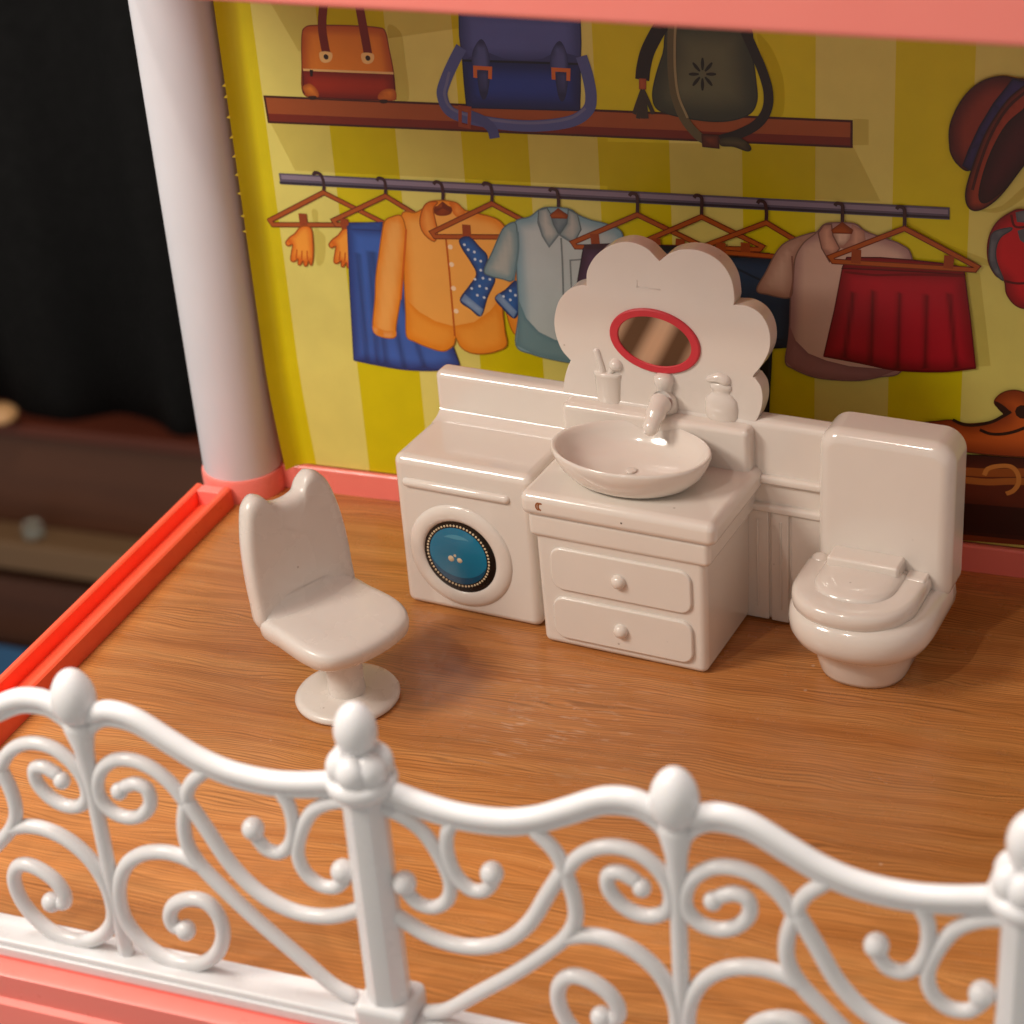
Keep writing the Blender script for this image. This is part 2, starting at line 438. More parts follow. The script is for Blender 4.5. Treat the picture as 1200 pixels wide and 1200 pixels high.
# side rail: channel section running front to back along x = -0.95 .. 0
prof = [(-0.98, -0.6), (-0.98, 0.47), (-0.94, 0.51), (-0.84, 0.51), (-0.80, 0.47), (-0.80, 0.10), (-0.26, 0.10), (-0.22, 0.46), (-0.18, 0.50), (-0.08, 0.50), (-0.03, 0.46), (0.0, -0.05), (0.0, -0.6)]
def extr_y(profile, y0, y1):
    n = len(profile); V = [(x, y0, z) for x, z in profile] + [(x, y1, z) for x, z in profile]
    Fc = [(i, (i + 1) % n, n + (i + 1) % n, n + i) for i in range(n)] + [tuple(range(n))[::-1], tuple(range(n, 2 * n))]
    return V, Fc
sr = fixn('side_rail', extr_y(prof, -16.9, -1.15), 'red', house, 30)
rbox('rail_end', -0.80, -0.2, -1.45, -1.14, 0.0, 0.49, 'coral', sr, 0.03, 2)
# skirting along the back wall
bprof = [(0.0, -0.3), (0.0, 0.60), (0.03, 0.64), (0.14, 0.64), (0.14, 0.40), (0.3, 0.40), (0.3, -0.3)]
def extr_x(profile, x0, x1):
    n = len(profile); V = [(x0, y, z) for y, z in profile] + [(x1, y, z) for y, z in profile]
    Fc = [(i, (i + 1) % n, n + (i + 1) % n, n + i) for i in range(n)] + [tuple(range(n))[::-1], tuple(range(n, 2 * n))]
    return V, Fc
fixn('baseboard', extr_x(bprof, 0.7, 21.2), 'coral', house, 30)
rbox('added_side_wall', 20.95, 21.25, -9.6, 0.25, 0.0, 14.98, 'white_satin', house, 0.06, 2)  # unseen side wall, added to block light and darken the right end
rbox('back_wall', 0.0, 21.2, 0.32, 0.6, -0.3, 15.4, 'wall_back', house, 0.05, 2)
# corner column and the coral foot it stands in
colm = fixn('column', lathe_geo([(0.965, 0.60), (0.975, 0.66), (0.975, 14.95), (0.96, 15.0)], (-0.22, -0.08, 0), 64), 'white_satin', house, 40)
fixn('column_foot', lathe_geo([(1.0, -0.4), (1.03, 0.0), (1.03, 0.55), (1.01, 0.60), (0.98, 0.605)], (-0.22, -0.08, 0), 64), 'coral', house, 40)
# floor of the upper storey, its front edge passes over the top of the view
rf = [(-1.4, -9.9, 15.0), (21.6, -11.55, 15.0), (21.6, 0.7, 15.0), (-1.4, 0.7, 15.0)]
bm = bmesh.new()
lo = [bm.verts.new(p) for p in rf]; hi = [bm.verts.new((p[0], p[1], p[2] + 1.3)) for p in rf]
bm.faces.new(lo[::-1]); bm.faces.new(hi)
for i in range(4): bm.faces.new((lo[i], lo[(i + 1) % 4], hi[(i + 1) % 4], hi[i]))
bmesh.ops.bevel(bm, geom=list(bm.edges), offset=0.12, segments=3, affect='EDGES', profile=0.5)
link_bm('upper_floor', bm, 'roof', house, 60, True)
# front ledge that carries the railing
lprof = [(-15.95, -0.3), (-15.95, 0.02), (-16.72, 0.02), (-16.74, -0.10), (-17.02, -0.10), (-17.10, -0.14), (-17.12, -0.62), (-17.22, -0.70), (-17.28, -1.30), (-16.6, -1.36), (-16.2, -0.5)]
ledge = fixn('front_ledge', extr_x(lprof, -0.98, 21.2), 'coral', house, 30)
rbox('lower_storey', 0.6, 20.6, -15.8, 0.2, -13.0, -0.35, 'wall_back', house, 0.1, 2)

# ================================================================== printed wardrobe card
CARD_Y = 0.15
card = thing('backdrop_card', 'glossy yellow striped card printed with clothes, bags and hats behind the furniture', 'card', (10, CARD_Y, 0.65))
def wall(px, py, y=CARD_Y):
    """a pixel of the photograph as a point (x, z) on the card's plane"""
    d = RW.T @ np.array([(px - 600) / F_PX, (py - 600) / F_PX, 1.0])
    t = (y - CAM[1]) / d[1]
    p = CAM + t * d
    return (p[0], p[2])
ZO = {'P': (0, 0, 1), 'A': (240, 0, 2.5), 'B': (660, 0, 2.2222), 'F': (300, 180, 3.75), 'G': (560, 180, 3.75), 'H': (840, 200, 3.3333),
      'I': (300, 0, 2.8571), 'J': (700, 20, 3.75), 'K': (1080, 60, 3.5294), 'L': (1050, 430, 4.8)}
def tr(z, pts):
    ox, oy, k = ZO[z]
    return [wall(ox + x / k, oy + y / k) for x, y in pts]

LAYER = [0]
def ly():
    LAYER[0] += 1
    return CARD_Y - 0.00028 * LAYER[0]

def dist_poly(P, poly):
    A = np.array(poly); B = np.roll(A, -1, axis=0); d = np.full(len(P), 1e9)
    for a, b in zip(A, B):
        ab = b - a; t = np.clip(((P - a) @ ab) / (ab @ ab + 1e-12), 0, 1)
        d = np.minimum(d, np.linalg.norm(P - (a + t[:, None] * ab), axis=1))
    return d
def inside(P, poly):
    A = np.array(poly); B = np.roll(A, -1, axis=0); c = np.zeros(len(P), bool)
    for a, b in zip(A, B):
        cond = (a[1] > P[:, 1]) != (b[1] > P[:, 1])
        xi = (b[0] - a[0]) * (P[:, 1] - a[1]) / (b[1] - a[1] + 1e-12) + a[0]
        c ^= cond & (P[:, 0] < xi)
    return c

def patch(name, poly, col, edge=None, ew=0.15, fn=None, smooth=True, parent=None, grid=0.12, mat='print', low=None, y=None):
    """flat printed shape; col centre colour, edge colour fades in towards the outline, low = colour towards the bottom"""
    if smooth: poly = [tuple(p) for p in smooth_curve(poly, 5, True)]
    poly = np.array(poly, float)
    x0, z0 = poly.min(0); x1, z1 = poly.max(0)
    pts = [tuple(p) for p in poly]
    if edge is not None or fn is not None or low is not None:
        gx = np.arange(x0 + grid / 2, x1, grid); gz = np.arange(z0 + grid / 2, z1, grid)
        G = np.array([(a, b) for a in gx for b in gz])
        if len(G):
            k = inside(G, poly); G = G[k]
            if len(G):
                G = G[dist_poly(G, poly) > grid * 0.35]
                pts += [tuple(p) for p in G]
    n = len(poly)
    res = delaunay_2d_cdt([Vector(p) for p in pts], [(i, (i + 1) % n) for i in range(n)], [], 1, 1e-6)
    V2 = np.array([tuple(v) for v in res[0]]); tri = [tuple(f) for f in res[2]]
    cen = np.array([V2[list(f)].mean(0) for f in tri]) if tri else np.zeros((0, 2))
    keep = inside(cen, poly) if len(cen) else []
    tri = [f for f, k in zip(tri, keep) if k]
    c = np.array(lin(col)); C = np.tile(c, (len(V2), 1))
    if low is not None:
        t = np.clip((V2[:, 1] - z0) / (z1 - z0), 0, 1)[:, None]; t = t * t * (3 - 2 * t)
        C = np.array(lin(low)) * (1 - t) + C * t
    if edge is not None:
        d = dist_poly(V2, poly); t = np.clip(d / ew, 0, 1)[:, None]; t = t * t * (3 - 2 * t)
        C = np.array(lin(edge)) * (1 - t) + C * t
    if fn is not None: C[:, :3] *= fn(V2[:, 0], V2[:, 1])[:, None]
    C[:, 3] = 1
    y = ly() if y is None else y
    tri = [f if np.cross(V2[f[1]] - V2[f[0]], V2[f[2]] - V2[f[0]]) > 0 else f[::-1] for f in tri]
    o = link_mesh(name, [(p[0], y, p[1]) for p in V2], tri, mat, parent or card, None, False, False, C)
    if edge is not None and (x1 - x0) * (z1 - z0) > 0.35 and 'hem' not in name:
        stroke('print_outline', [tuple(p) for p in poly], 0.028, tuple(v * 0.74 for v in edge), False, parent or o, True)
    return o

def stroke(name, pts, wd, col, smooth=True, parent=None, closed=False, n=6, y=None, taper=False):
    """flat printed line of width wd (cm)"""
    P = [np.array(p, float) for p in (smooth_curve(pts, n, closed) if smooth else pts)]
    N = len(P); V = []
    for i, p in enumerate(P):
        if closed: a, b = P[i - 1], P[(i + 1) % N]
        else: a, b = P[max(0, i - 1)], P[min(N - 1, i + 1)]
        t1 = p - a if np.linalg.norm(p - a) > 1e-9 else b - p
        t2 = b - p if np.linalg.norm(b - p) > 1e-9 else p - a
        t1 = t1 / np.linalg.norm(t1); t2 = t2 / np.linalg.norm(t2)
        t = t1 + t2; t /= (np.linalg.norm(t) + 1e-9)
        nrm = np.array([-t[1], t[0]])
        k = wd / 2 / max(0.45, math.sqrt(max(0, (1 + t1 @ t2) / 2)))
        if taper: k *= 0.25 + 0.75 * math.sin(math.pi * (0.08 + 0.84 * i / max(1, N - 1)))
        V += [p + nrm * k, p - nrm * k]
    y = ly() if y is None else y
    Fc = [(2 * i, 2 * i + 1, 2 * ((i + 1) % N) + 1, 2 * ((i + 1) % N)) for i in range(N if closed else N - 1)]
    C = np.tile(np.array(lin(col)), (len(V), 1))
    return link_mesh(name, [(p[0], y, p[1]) for p in V], Fc, 'print', parent or card, None, False, False, C)

def discs(name, cs, r, col, parent=None, seg=10):
    V, Fc = [], []; y = ly()
    for (x, z) in cs:
        o = len(V)
        for k in range(seg): V.append((x + r * math.cos(2 * math.pi * k / seg), y, z + r * math.sin(2 * math.pi * k / seg)))
        Fc.append(tuple(range(o, o + seg)))
    C = np.tile(np.array(lin(col)), (len(V), 1))
    return link_mesh(name, V, Fc, 'print', parent or card, None, False, False, C)

# the sheet itself: its left edge curls forward a little along the column
def card_sheet():
    V, Fc, C = [], [], []
    zs = np.linspace(0.66, 14.9, 40)
    ed = [(u, ) for u in (0, 0.08, 0.16, 0.26, 0.4)]
    for z in zs:
        xl = 0.88 + 0.24 * max(0, (3.5 - z) / 3.5) ** 1.5
        for (u,) in ed:
            V.append((xl + u, CARD_Y - 0.45 * (1 - u / 0.4) ** 2, z))
        V.append((21.0, CARD_Y, z))
    n = 6
    for i in range(len(zs) - 1):
        for k in range(n - 1):
            a = i * n + k; Fc.append((a, a + 1, a + n + 1, a + n))
    C = np.tile(np.array(lin((216, 204, 0))), (len(V), 1))
    return link_mesh('card_sheet', V, Fc, 'print', card, None, True, False, C)
card_sheet()
nub_v, nub_f = [], []
for py in (92, 105, 129, 152, 174, 196, 218, 244, 262):
    x, z = wall(0.136 * py + 250, py); x = 0.88; o = len(nub_v)
    nub_v += [(x + 0.01, -0.30, z + 0.045), (x + 0.01, -0.30, z - 0.04), (x - 0.05, -0.36, z + random.uniform(-0.02, 0.03)), (x + 0.02, -0.27, z)]
    nub_f += [(o, o + 2, o + 1), (o, o + 3, o + 2), (o + 1, o + 2, o + 3)]
nb = link_mesh('torn_perforation', nub_v, nub_f, 'card_edge', card, None, False)
# pale stripes
edges = [1.52, 3.08, 4.66, 6.20, 7.73, 9.29, 10.85, 12.40, 13.92, 15.50, 17.03, 18.55, 20.1, 21.0]
ys = ly()
for i in range(0, 12, 2):
    a, b = edges[i], edges[i + 1]
    bend = [(a + (0.20 * max(0, (3.5 - z) / 3.5) ** 1.5 if i == 0 else 0), z) for z in np.linspace(0.665, 14.89, 16)]
    patch('printed_stripe', bend + [(b, 14.89), (b, 0.665)], (224, 216, 114), smooth=False, y=ys)

# --- drop shadows that belong to the artwork
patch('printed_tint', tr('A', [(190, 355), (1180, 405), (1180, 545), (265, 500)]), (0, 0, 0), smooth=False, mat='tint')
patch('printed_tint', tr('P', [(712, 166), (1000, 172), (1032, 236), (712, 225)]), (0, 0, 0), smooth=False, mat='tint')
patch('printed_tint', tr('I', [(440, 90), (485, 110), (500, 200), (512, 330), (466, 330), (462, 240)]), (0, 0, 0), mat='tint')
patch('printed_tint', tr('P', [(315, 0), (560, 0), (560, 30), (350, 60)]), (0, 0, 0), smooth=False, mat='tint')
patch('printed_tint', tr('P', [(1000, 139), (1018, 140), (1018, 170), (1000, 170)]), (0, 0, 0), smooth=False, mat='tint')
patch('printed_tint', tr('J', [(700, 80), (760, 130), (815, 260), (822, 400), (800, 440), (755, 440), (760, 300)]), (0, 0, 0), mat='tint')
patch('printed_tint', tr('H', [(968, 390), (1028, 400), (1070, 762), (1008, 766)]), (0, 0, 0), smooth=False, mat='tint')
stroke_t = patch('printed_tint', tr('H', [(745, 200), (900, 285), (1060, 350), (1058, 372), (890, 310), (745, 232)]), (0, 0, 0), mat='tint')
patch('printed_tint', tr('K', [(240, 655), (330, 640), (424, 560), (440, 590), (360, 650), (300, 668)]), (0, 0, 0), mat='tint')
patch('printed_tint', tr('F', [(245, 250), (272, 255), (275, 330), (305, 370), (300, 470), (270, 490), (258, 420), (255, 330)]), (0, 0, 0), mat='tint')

# --- shelf
sh = patch('printed_shelf', tr('P', [(310, 113), (998, 142), (998, 172), (315, 143)]), (158, 80, 34), smooth=False)
patch('shelf_underside', tr('P', [(314, 133), (998, 161), (998, 172), (315, 143)]), (118, 36, 16), smooth=False, parent=sh)
stroke('shelf_outline', tr('P', [(310, 113), (998, 142), (998, 172), (315, 143)]), 0.05, (70, 24, 10), False, sh, True)

# --- handbag
b1 = patch('printed_handbag', tr('I', [(165, 92), (200, 85), (320, 86), (405, 92), (432, 104), (445, 160), (460, 240), (466, 315), (455, 335), (330, 332), (205, 326), (158, 310), (154, 220), (154, 120)]), (224, 132, 34), (176, 78, 14), 0.3)
patch('bag_band', tr('I', [(157, 234), (310, 240), (460, 246), (466, 315), (455, 335), (330, 332), (205, 326), (158, 310)]), (160, 42, 12), (116, 24, 8), 0.25, smooth=False, parent=b1)
for pl in ([(157, 290), (182, 280), (206, 302), (208, 325), (170, 318)], [(411, 332), (415, 310), (438, 297), (466, 302), (466, 334)]):
    patch('bag_corner', tr('I', pl), (226, 134, 40), (170, 80, 18), 0.12, parent=b1)
for cx, cy in ((190, 326), (428, 338)): patch('bag_foot', tr('I', [(cx - 12, cy - 4), (cx + 12, cy - 4), (cx + 10, cy + 7), (cx - 10, cy + 7)]), (52, 22, 10), parent=b1)
stroke('zip_line', tr('I', [(158, 233), (310, 239), (461, 245)]), 0.05, (232, 190, 120), True, b1)
patch('zip_pull', tr('I', [(180, 233), (192, 234), (190, 256), (182, 256)]), (40, 16, 8), smooth=False, parent=b1)
for p1 in ([(232, -20), (224, 40), (222, 95), (230, 150), (236, 178)], [(340, -20), (350, 40), (360, 95), (370, 150), (376, 184)]):
    stroke('bag_handle', tr('I', p1), 0.20, (116, 28, 14), True, b1)
for cx, cy in ((235, 190), (375, 194)):
    patch('rivet_plate', tr('I', [(cx - 20, cy - 16), (cx + 18, cy - 14), (cx + 18, cy + 10), (cx, cy + 20), (cx - 18, cy + 12)]), (240, 196, 124), parent=b1)
    discs('rivet', tr('I', [(cx, cy)]), 0.06, (50, 24, 14), b1)

# --- satchel
b2 = patch('printed_satchel', tr('I', [(692, 200), (1086, 212), (1086, 300), (1084, 370), (706, 360), (698, 280)]), (42, 64, 150), (30, 36, 86), 0.45, smooth=False)
patch('satchel_flap', tr('I', [(680, 20), (1085, 40), (1088, 140), (1086, 214), (980, 208), (900, 210), (800, 206), (692, 200), (682, 120)]), (88, 98, 162), (58, 64, 118), 0.35, smooth=False, parent=b2)
patch('flap_curve', tr('I', [(770, 172), (830, 196), (900, 202), (960, 196), (1010, 170), (1086, 190), (1086, 213), (900, 209), (694, 200)]), (54, 60, 112), smooth=False, parent=b2)
stroke('flap_edge', tr('I', [(692, 202), (900, 208), (1086, 214)]), 0.05, (22, 22, 44), True, b2)
for cx, cy in ((755, 130), (1017, 136)):
    patch('buckle_strap', tr('I', [(cx, cy), (cx + 26, cy + 50), (cx + 22, cy + 110), (cx - 24, cy + 108), (cx - 30, cy + 46)]), (82, 90, 146), (44, 48, 92), 0.1, parent=b2)
    patch('strap_end', tr('I', [(cx - 12, cy + 110), (cx + 26, cy + 112), (cx + 22, cy + 180), (cx + 8, cy + 204), (cx - 6, cy + 178)]), (66, 72, 124), (38, 42, 82), 0.1, parent=b2)
    stroke('buckle', tr('I', [(cx - 20, cy + 130), (cx - 21, cy + 96), (cx + 30, cy + 99), (cx + 29, cy + 134)]), 0.085, (206, 110, 48), False, b2)
stroke('shoulder_strap', tr('I', [(688, 158), (662, 208), (634, 272), (624, 320), (650, 372), (720, 398), (850, 418), (960, 420), (1060, 404), (1112, 368), (1122, 320), (1110, 250), (1090, 188)]), 0.25, (84, 94, 150), True, b2)
stroke('strap_shade', tr('I', [(648, 240), (640, 275), (632, 318), (655, 362), (722, 388), (850, 408), (960, 410), (1055, 394), (1104, 362)]), 0.06, (112, 116, 156), True, b2)
stroke('strap_tail', tr('I', [(715, 385), (760, 404), (790, 430), (800, 462)]), 0.24, (74, 82, 136), True, b2)
stroke('strap_buckle', tr('I', [(684, 358), (716, 362), (714, 424), (684, 418)]), 0.08, (150, 66, 34), False, b2, True)

# --- drawstring bag
b3 = patch('printed_drawstring_bag', tr('J', [(340, 20), (650, 30), (680, 160), (698, 290), (702, 360), (680, 415), (620, 446), (530, 458), (420, 448), (310, 424), (258, 396), (244, 340), (258, 260), (290, 160)]), (100, 102, 74), (56, 60, 48), 0.7)
for k in range(8):
    a = math.pi * k / 4
    stroke('star_ray', tr('J', [(463 + 16 * math.cos(a), 250 + 18 * math.sin(a)), (463 + 40 * math.cos(a), 250 + 46 * math.sin(a)), (463 + 60 * math.cos(a), 250 + 72 * math.sin(a))]), 0.07, (26, 22, 14), True, b3, taper=True)
stroke('cord', tr('J', [(300, 10), (262, 70), (222, 150), (204, 220), (198, 275)]), 0.30, (36, 24, 22), True, b3)
patch('cord_bead', tr('J', [(184, 268), (216, 270), (216, 318), (184, 316)]), (196, 104, 52), (150, 66, 28), 0.1, smooth=False, parent=b3)
for dx in (-38, -20, 0, 18, 48): stroke('tassel_strand', tr('J', [(200, 318), (200 + dx * 0.5, 370), (200 + dx, 425 + (20 if abs(dx) < 30 else 0))]), 0.09, (56, 48, 40), True, b3)
stroke('front_strap', tr('J', [(332, 20), (328, 120), (330, 240), (345, 350), (385, 450), (450, 525), (500, 545)]), 0.19, (96, 88, 58), True, b3)
stroke('front_strap_edge', tr('J', [(345, 20), (341, 120), (343, 240), (358, 346), (398, 442)]), 0.05, (150, 138, 98), True, b3)
stroke('back_strap', tr('J', [(650, 60), (690, 150), (728, 240), (752, 330), (745, 410), (700, 472), (620, 514), (540, 538)]), 0.20, (40, 32, 30), True, b3)
patch('strap_tip', tr('J', [(540, 535), (600, 525), (650, 540), (678, 575), (660, 590), (600, 570), (545, 565)]), (88, 78, 52), (50, 44, 30), 0.1, parent=b3)
patch('buckle', tr('J', [(458, 512), (535, 516), (538, 578), (462, 570)]), (120, 56, 30), (60, 26, 16), 0.12, smooth=False, parent=b3)

# --- clothes rail
rod = stroke('printed_rail', tr('P', [(328, 209), (500, 218), (720, 229.5), (900, 239), (1113, 250)]), 0.26, (92, 84, 104), True)
stroke('rail_highlight', tr('P', [(330, 207), (500, 216), (720, 227.5), (900, 237), (1111, 248)]), 0.10, (138, 126, 146), True, rod)
stroke('rail_shade', tr('P', [(328, 213.6), (500, 222.6), (720, 234), (900, 243.6), (1113, 254.6)]), 0.05, (46, 38, 52), True, rod)

HB = (172, 84, 26); HD = (110, 44, 14)
def hanger(z, hook, base, left, right, bar=None, clips=(), h=0.0):
    k = ZO[z][2]
    hk = stroke('printed_hanger', tr(z, [(hook[0] - 8 * k / 3, hook[1] + 3 * k), (hook[0], hook[1]), (hook[0] + 6 * k, hook[1] + 2.5 * k), (base[0] + 0.3 * k, (hook[1] + base[1]) / 2), base]), 0.075, (62, 36, 40), True)
    if left and right:
        L_, R_ = left, right
        pts = [base, ((base[0] + L_[0]) / 2, (base[1] + L_[1]) / 2), L_, (L_[0] + 3.5 * k, L_[1] + 5 * k), (R_[0] - 3 * k, R_[1] + 3.5 * k), R_, ((base[0] + R_[0]) / 2, (base[1] + R_[1]) / 2)]
        stroke('hanger_outline', tr(z, pts), 0.125, HD, False, hk, True)
        stroke('hanger_frame', tr(z, pts), 0.08, HB, False, hk, True)
    else:
        arm = left or right
        stroke('hanger_outline', tr(z, [base, arm]), 0.125, HD, False, hk); stroke('hanger_frame', tr(z, [base, arm]), 0.08, HB, False, hk)
    for c0, c1 in clips:
        stroke('clip', tr(z, [c0, ((c0[0] + c1[0]) / 2, (c0[1] + c1[1]) / 2), c1]), 0.2, (150, 66, 22), True, hk)
    return hk

# gloves
GL = [(200, 320), (242, 325), (252, 390), (252, 460), (243, 490), (232, 470), (226, 490), (214, 492), (208, 470), (196, 488), (186, 484), (186, 462), (168, 474), (154, 466), (158, 430), (162, 398), (142, 405), (132, 390), (148, 368), (172, 350)]
def glove(dx, dy):
    g = patch('printed_glove', tr('F', [(x + dx, y + dy) for x, y in GL]), (242, 160, 52), (216, 104, 10), 0.12)
    for a, b in (((182, 420), (178, 460)), ((204, 425), (202, 465)), ((226, 425), (228, 465))):
        stroke('finger_line', tr('F', [(a[0] + dx, a[1] + dy), (b[0] + dx, b[1] + dy)]), 0.035, (196, 92, 8), False, g)
hanger('F', (262, 82), (298, 170), (62, 292), (556, 300), clips=[((205, 262), (213, 318))])
glove(0, 0)
glove(190, 8)
hanger('F', (542, 106), (570, 185), (342, 292), (760, 300), clips=[((388, 285), (396, 330))])
# blue skirt
def pleat(xs, amp=0.35, wd=0.09, top=None):
    def f(x, z):
        k = np.ones_like(x)
        for x0, x1, z0, z1 in xs:
            t = np.clip((z - z1) / (z0 - z1 + 1e-9), 0, 1)
            xc = x1 + (x0 - x1) * t
            k *= 1 - amp * np.exp(-((x - xc) / wd) ** 2) * (z < z0)
        return k
    return f
def pl_lines(z, lines):
    out = []
    for a, b in lines:
        p, q = tr(z, [a, b]); out.append((p[0], q[0], p[1], q[1]))
    return out
sk = patch('printed_blue_skirt', tr('F', [(404, 318), (480, 322), (560, 326), (700, 500), (850, 800), (896, 926), (800, 948), (660, 945), (540, 926), (432, 904), (416, 620)]), (56, 100, 186), (36, 62, 132), 0.3, smooth=False, grid=0.07,
           fn=pleat(pl_lines('F', [((450, 430), (490, 905)), ((520, 430), (575, 925)), ((560, 500), (655, 940)), ((620, 560), (745, 945)), ((500, 430), (535, 900))]), 0.5, 0.07))
patch('waistband', tr('F', [(410, 302), (558, 298), (560, 340), (404, 332)]), (50, 88, 164), (30, 50, 110), 0.08, smooth=False, parent=sk)
stroke('skirt_hem', tr('F', [(432, 904), (540, 926), (660, 945), (800, 948), (896, 926)]), 0.05, (34, 52, 108), True, sk)
# orange jacket
hanger('F', (792, 122), (822, 214), None, (880, 262))
jr = patch('printed_jacket', tr('F', [(640, 272), (700, 258), (735, 240), (760, 212), (820, 204), (880, 214), (915, 245), (980, 262), (1075, 296), (1130, 400), (1150, 560), (1160, 700), (1148, 790), (1120, 760), (1085, 640), (1092, 760), (1104, 838), (1060, 866), (1000, 878), (940, 872), (900, 846), (880, 806), (870, 840), (826, 866), (760, 850), (700, 824), (664, 800), (660, 700), (655, 600), (650, 480)]), (242, 172, 78), (230, 134, 16), 0.28)
patch('jacket_hem', tr('F', [(664, 640), (720, 694), (790, 734), (868, 756), (960, 738), (1030, 690), (1070, 640), (1090, 740), (1100, 836), (1060, 862), (1000, 874), (940, 868), (900, 842), (880, 800), (868, 838), (826, 862), (760, 846), (700, 820), (666, 798)]), (241, 158, 50), (232, 138, 22), 0.2, smooth=False, parent=jr)
patch('jacket_sleeve', tr('F', [(640, 272), (600, 276), (568, 296), (554, 360), (541, 450), (529, 540), (525, 640), (515, 755), (530, 792), (580, 808), (614, 802), (618, 752), (636, 640), (646, 520), (656, 420), (660, 330)]), (242, 174, 86), (230, 134, 16), 0.22, parent=jr)
patch('sleeve_cuff', tr('F', [(514, 758), (528, 792), (580, 808), (614, 802), (616, 778), (570, 776), (530, 760)]), (244, 186, 120), (228, 140, 40), 0.1, parent=jr)
patch('collar_neck', tr('F', [(784, 234), (822, 226), (862, 234), (858, 262), (822, 272), (790, 264)]), (150, 66, 14), (120, 44, 8), 0.1, parent=jr)
patch('collar', tr('F', [(760, 212), (735, 240), (722, 300), (740, 350), (786, 384), (800, 340), (790, 290), (782, 240), (800, 212)]), (238, 158, 68), (216, 110, 10), 0.14, parent=jr)
patch('collar', tr('F', [(850, 212), (885, 216), (915, 245), (918, 262), (900, 285), (870, 262), (862, 236)]), (236, 152, 60), (216, 110, 10), 0.12, parent=jr)
stroke('placket', tr('F', [(836, 365), (850, 500), (862, 640), (876, 800)]), 0.045, (190, 92, 14), True, jr)
stroke('sleeve_seam', tr('F', [(662, 330), (656, 420), (648, 520), (638, 640)]), 0.05, (206, 100, 8), True, jr)
discs('button', tr('F', [(856, 408), (862, 485), (870, 590), (882, 690)]), 0.06, (250, 220, 180), jr)
patch('collar_hanger', tr('F', [(784, 242), (822, 208), (862, 240), (858, 256), (822, 238), (790, 258)]), HB, HD, 0.06, smooth=False, parent=jr)
# sock hanger and socks
hanger('F', (1008, 127), (1038, 218), (776, 344), (1290, 352), clips=[((926, 310), (930, 372))])
for pl, toe in (([(897, 378), (938, 364), (985, 410), (1018, 450), (1010, 516), (1052, 548), (1018, 630), (990, 710), (945, 680), (900, 642), (940, 580), (972, 528), (945, 470), (912, 420)], [(902, 642), (920, 614), (1002, 682), (990, 712)]),
                ([(1054, 632), (1100, 596), (1146, 558), (1165, 620), (1158, 684), (1136, 720), (1090, 680)], [(1054, 632), (1072, 610), (1150, 692), (1134, 720)])):
    so = patch('printed_sock', tr('F', pl), (34, 94, 164), (20, 58, 116), 0.12)
    patch('sock_toe', tr('F', toe), (136, 166, 200), (90, 124, 170), 0.08, smooth=False, parent=so)
    if len(pl) > 8:
        discs('sock_dots', tr('F', [(918, 398), (935, 420), (962, 430), (965, 462), (990, 470), (990, 510), (965, 550), (1000, 545), (1030, 550), (950, 590), (985, 580), (1015, 590), (975, 620), (1005, 630)]), 0.035, (200, 216, 232), so, 6)
    else: discs('sock_dots', tr('F', [(1090, 625), (1120, 600), (1120, 640), (1142, 620)]), 0.035, (200, 216, 232), so, 6)
# pale blue shirt
hanger('G', (326, 152), (355, 246), None, (385, 262))
s1 = patch('printed_blue_shirt', tr('G', [(165, 300), (230, 276), (270, 246), (310, 234), (400, 240), (445, 268), (500, 290), (580, 312), (640, 360), (620, 520), (600, 700), (570, 890), (500, 905), (420, 916), (330, 902), (240, 878), (170, 840), (182, 700), (176, 560), (168, 400)]), (188, 202, 204), (120, 160, 176), 0.35)
patch('shirt_hem', tr('G', [(182, 640), (215, 720), (270, 780), (340, 815), (420, 830), (560, 860), (500, 902), (420, 913), (330, 899), (240, 875), (172, 838), (182, 720)]), (112, 148, 158), (96, 134, 146), 0.12, smooth=False, parent=s1)
patch('shirt_sleeve', tr('G', [(165, 300), (118, 322), (92, 370), (66, 430), (30, 512), (60, 536), (110, 548), (152, 556), (166, 500), (180, 420), (176, 350)]), (176, 182, 176), (110, 146, 156), 0.25, parent=s1)
patch('collar_neck', tr('G', [(320, 262), (360, 250), (402, 268), (394, 304), (360, 350), (330, 304)]), (120, 138, 146), (84, 106, 120), 0.12, parent=s1)
patch('collar', tr('G', [(270, 246), (306, 236), (322, 262), (334, 306), (358, 352), (316, 406), (286, 360), (266, 300)]), (184, 188, 184), (120, 146, 154), 0.12, smooth=False, parent=s1)
patch('collar', tr('G', [(400, 242), (440, 264), (456, 330), (424, 392), (362, 352), (394, 304)]), (180, 184, 180), (120, 146, 154), 0.12, smooth=False, parent=s1)
patch('collar_hanger', tr('G', [(318, 268), (355, 236), (400, 268), (394, 284), (326, 282)]), HB, HD, 0.06, smooth=False, parent=s1)
stroke('placket', tr('G', [(368, 368), (374, 480), (378, 620)]), 0.04, (120, 132, 136), True, s1)
stroke('pocket', tr('G', [(408, 466), (462, 462), (456, 590), (414, 600)]), 0.035, (124, 136, 140), False, s1, True)
stroke('collar_line', tr('G', [(268, 290), (286, 358), (316, 406), (358, 352), (424, 394)]), 0.04, (110, 128, 136), False, s1)
stroke('sleeve_seam', tr('G', [(178, 340), (180, 420), (166, 510), (160, 556)]), 0.045, (100, 132, 142), True, s1)
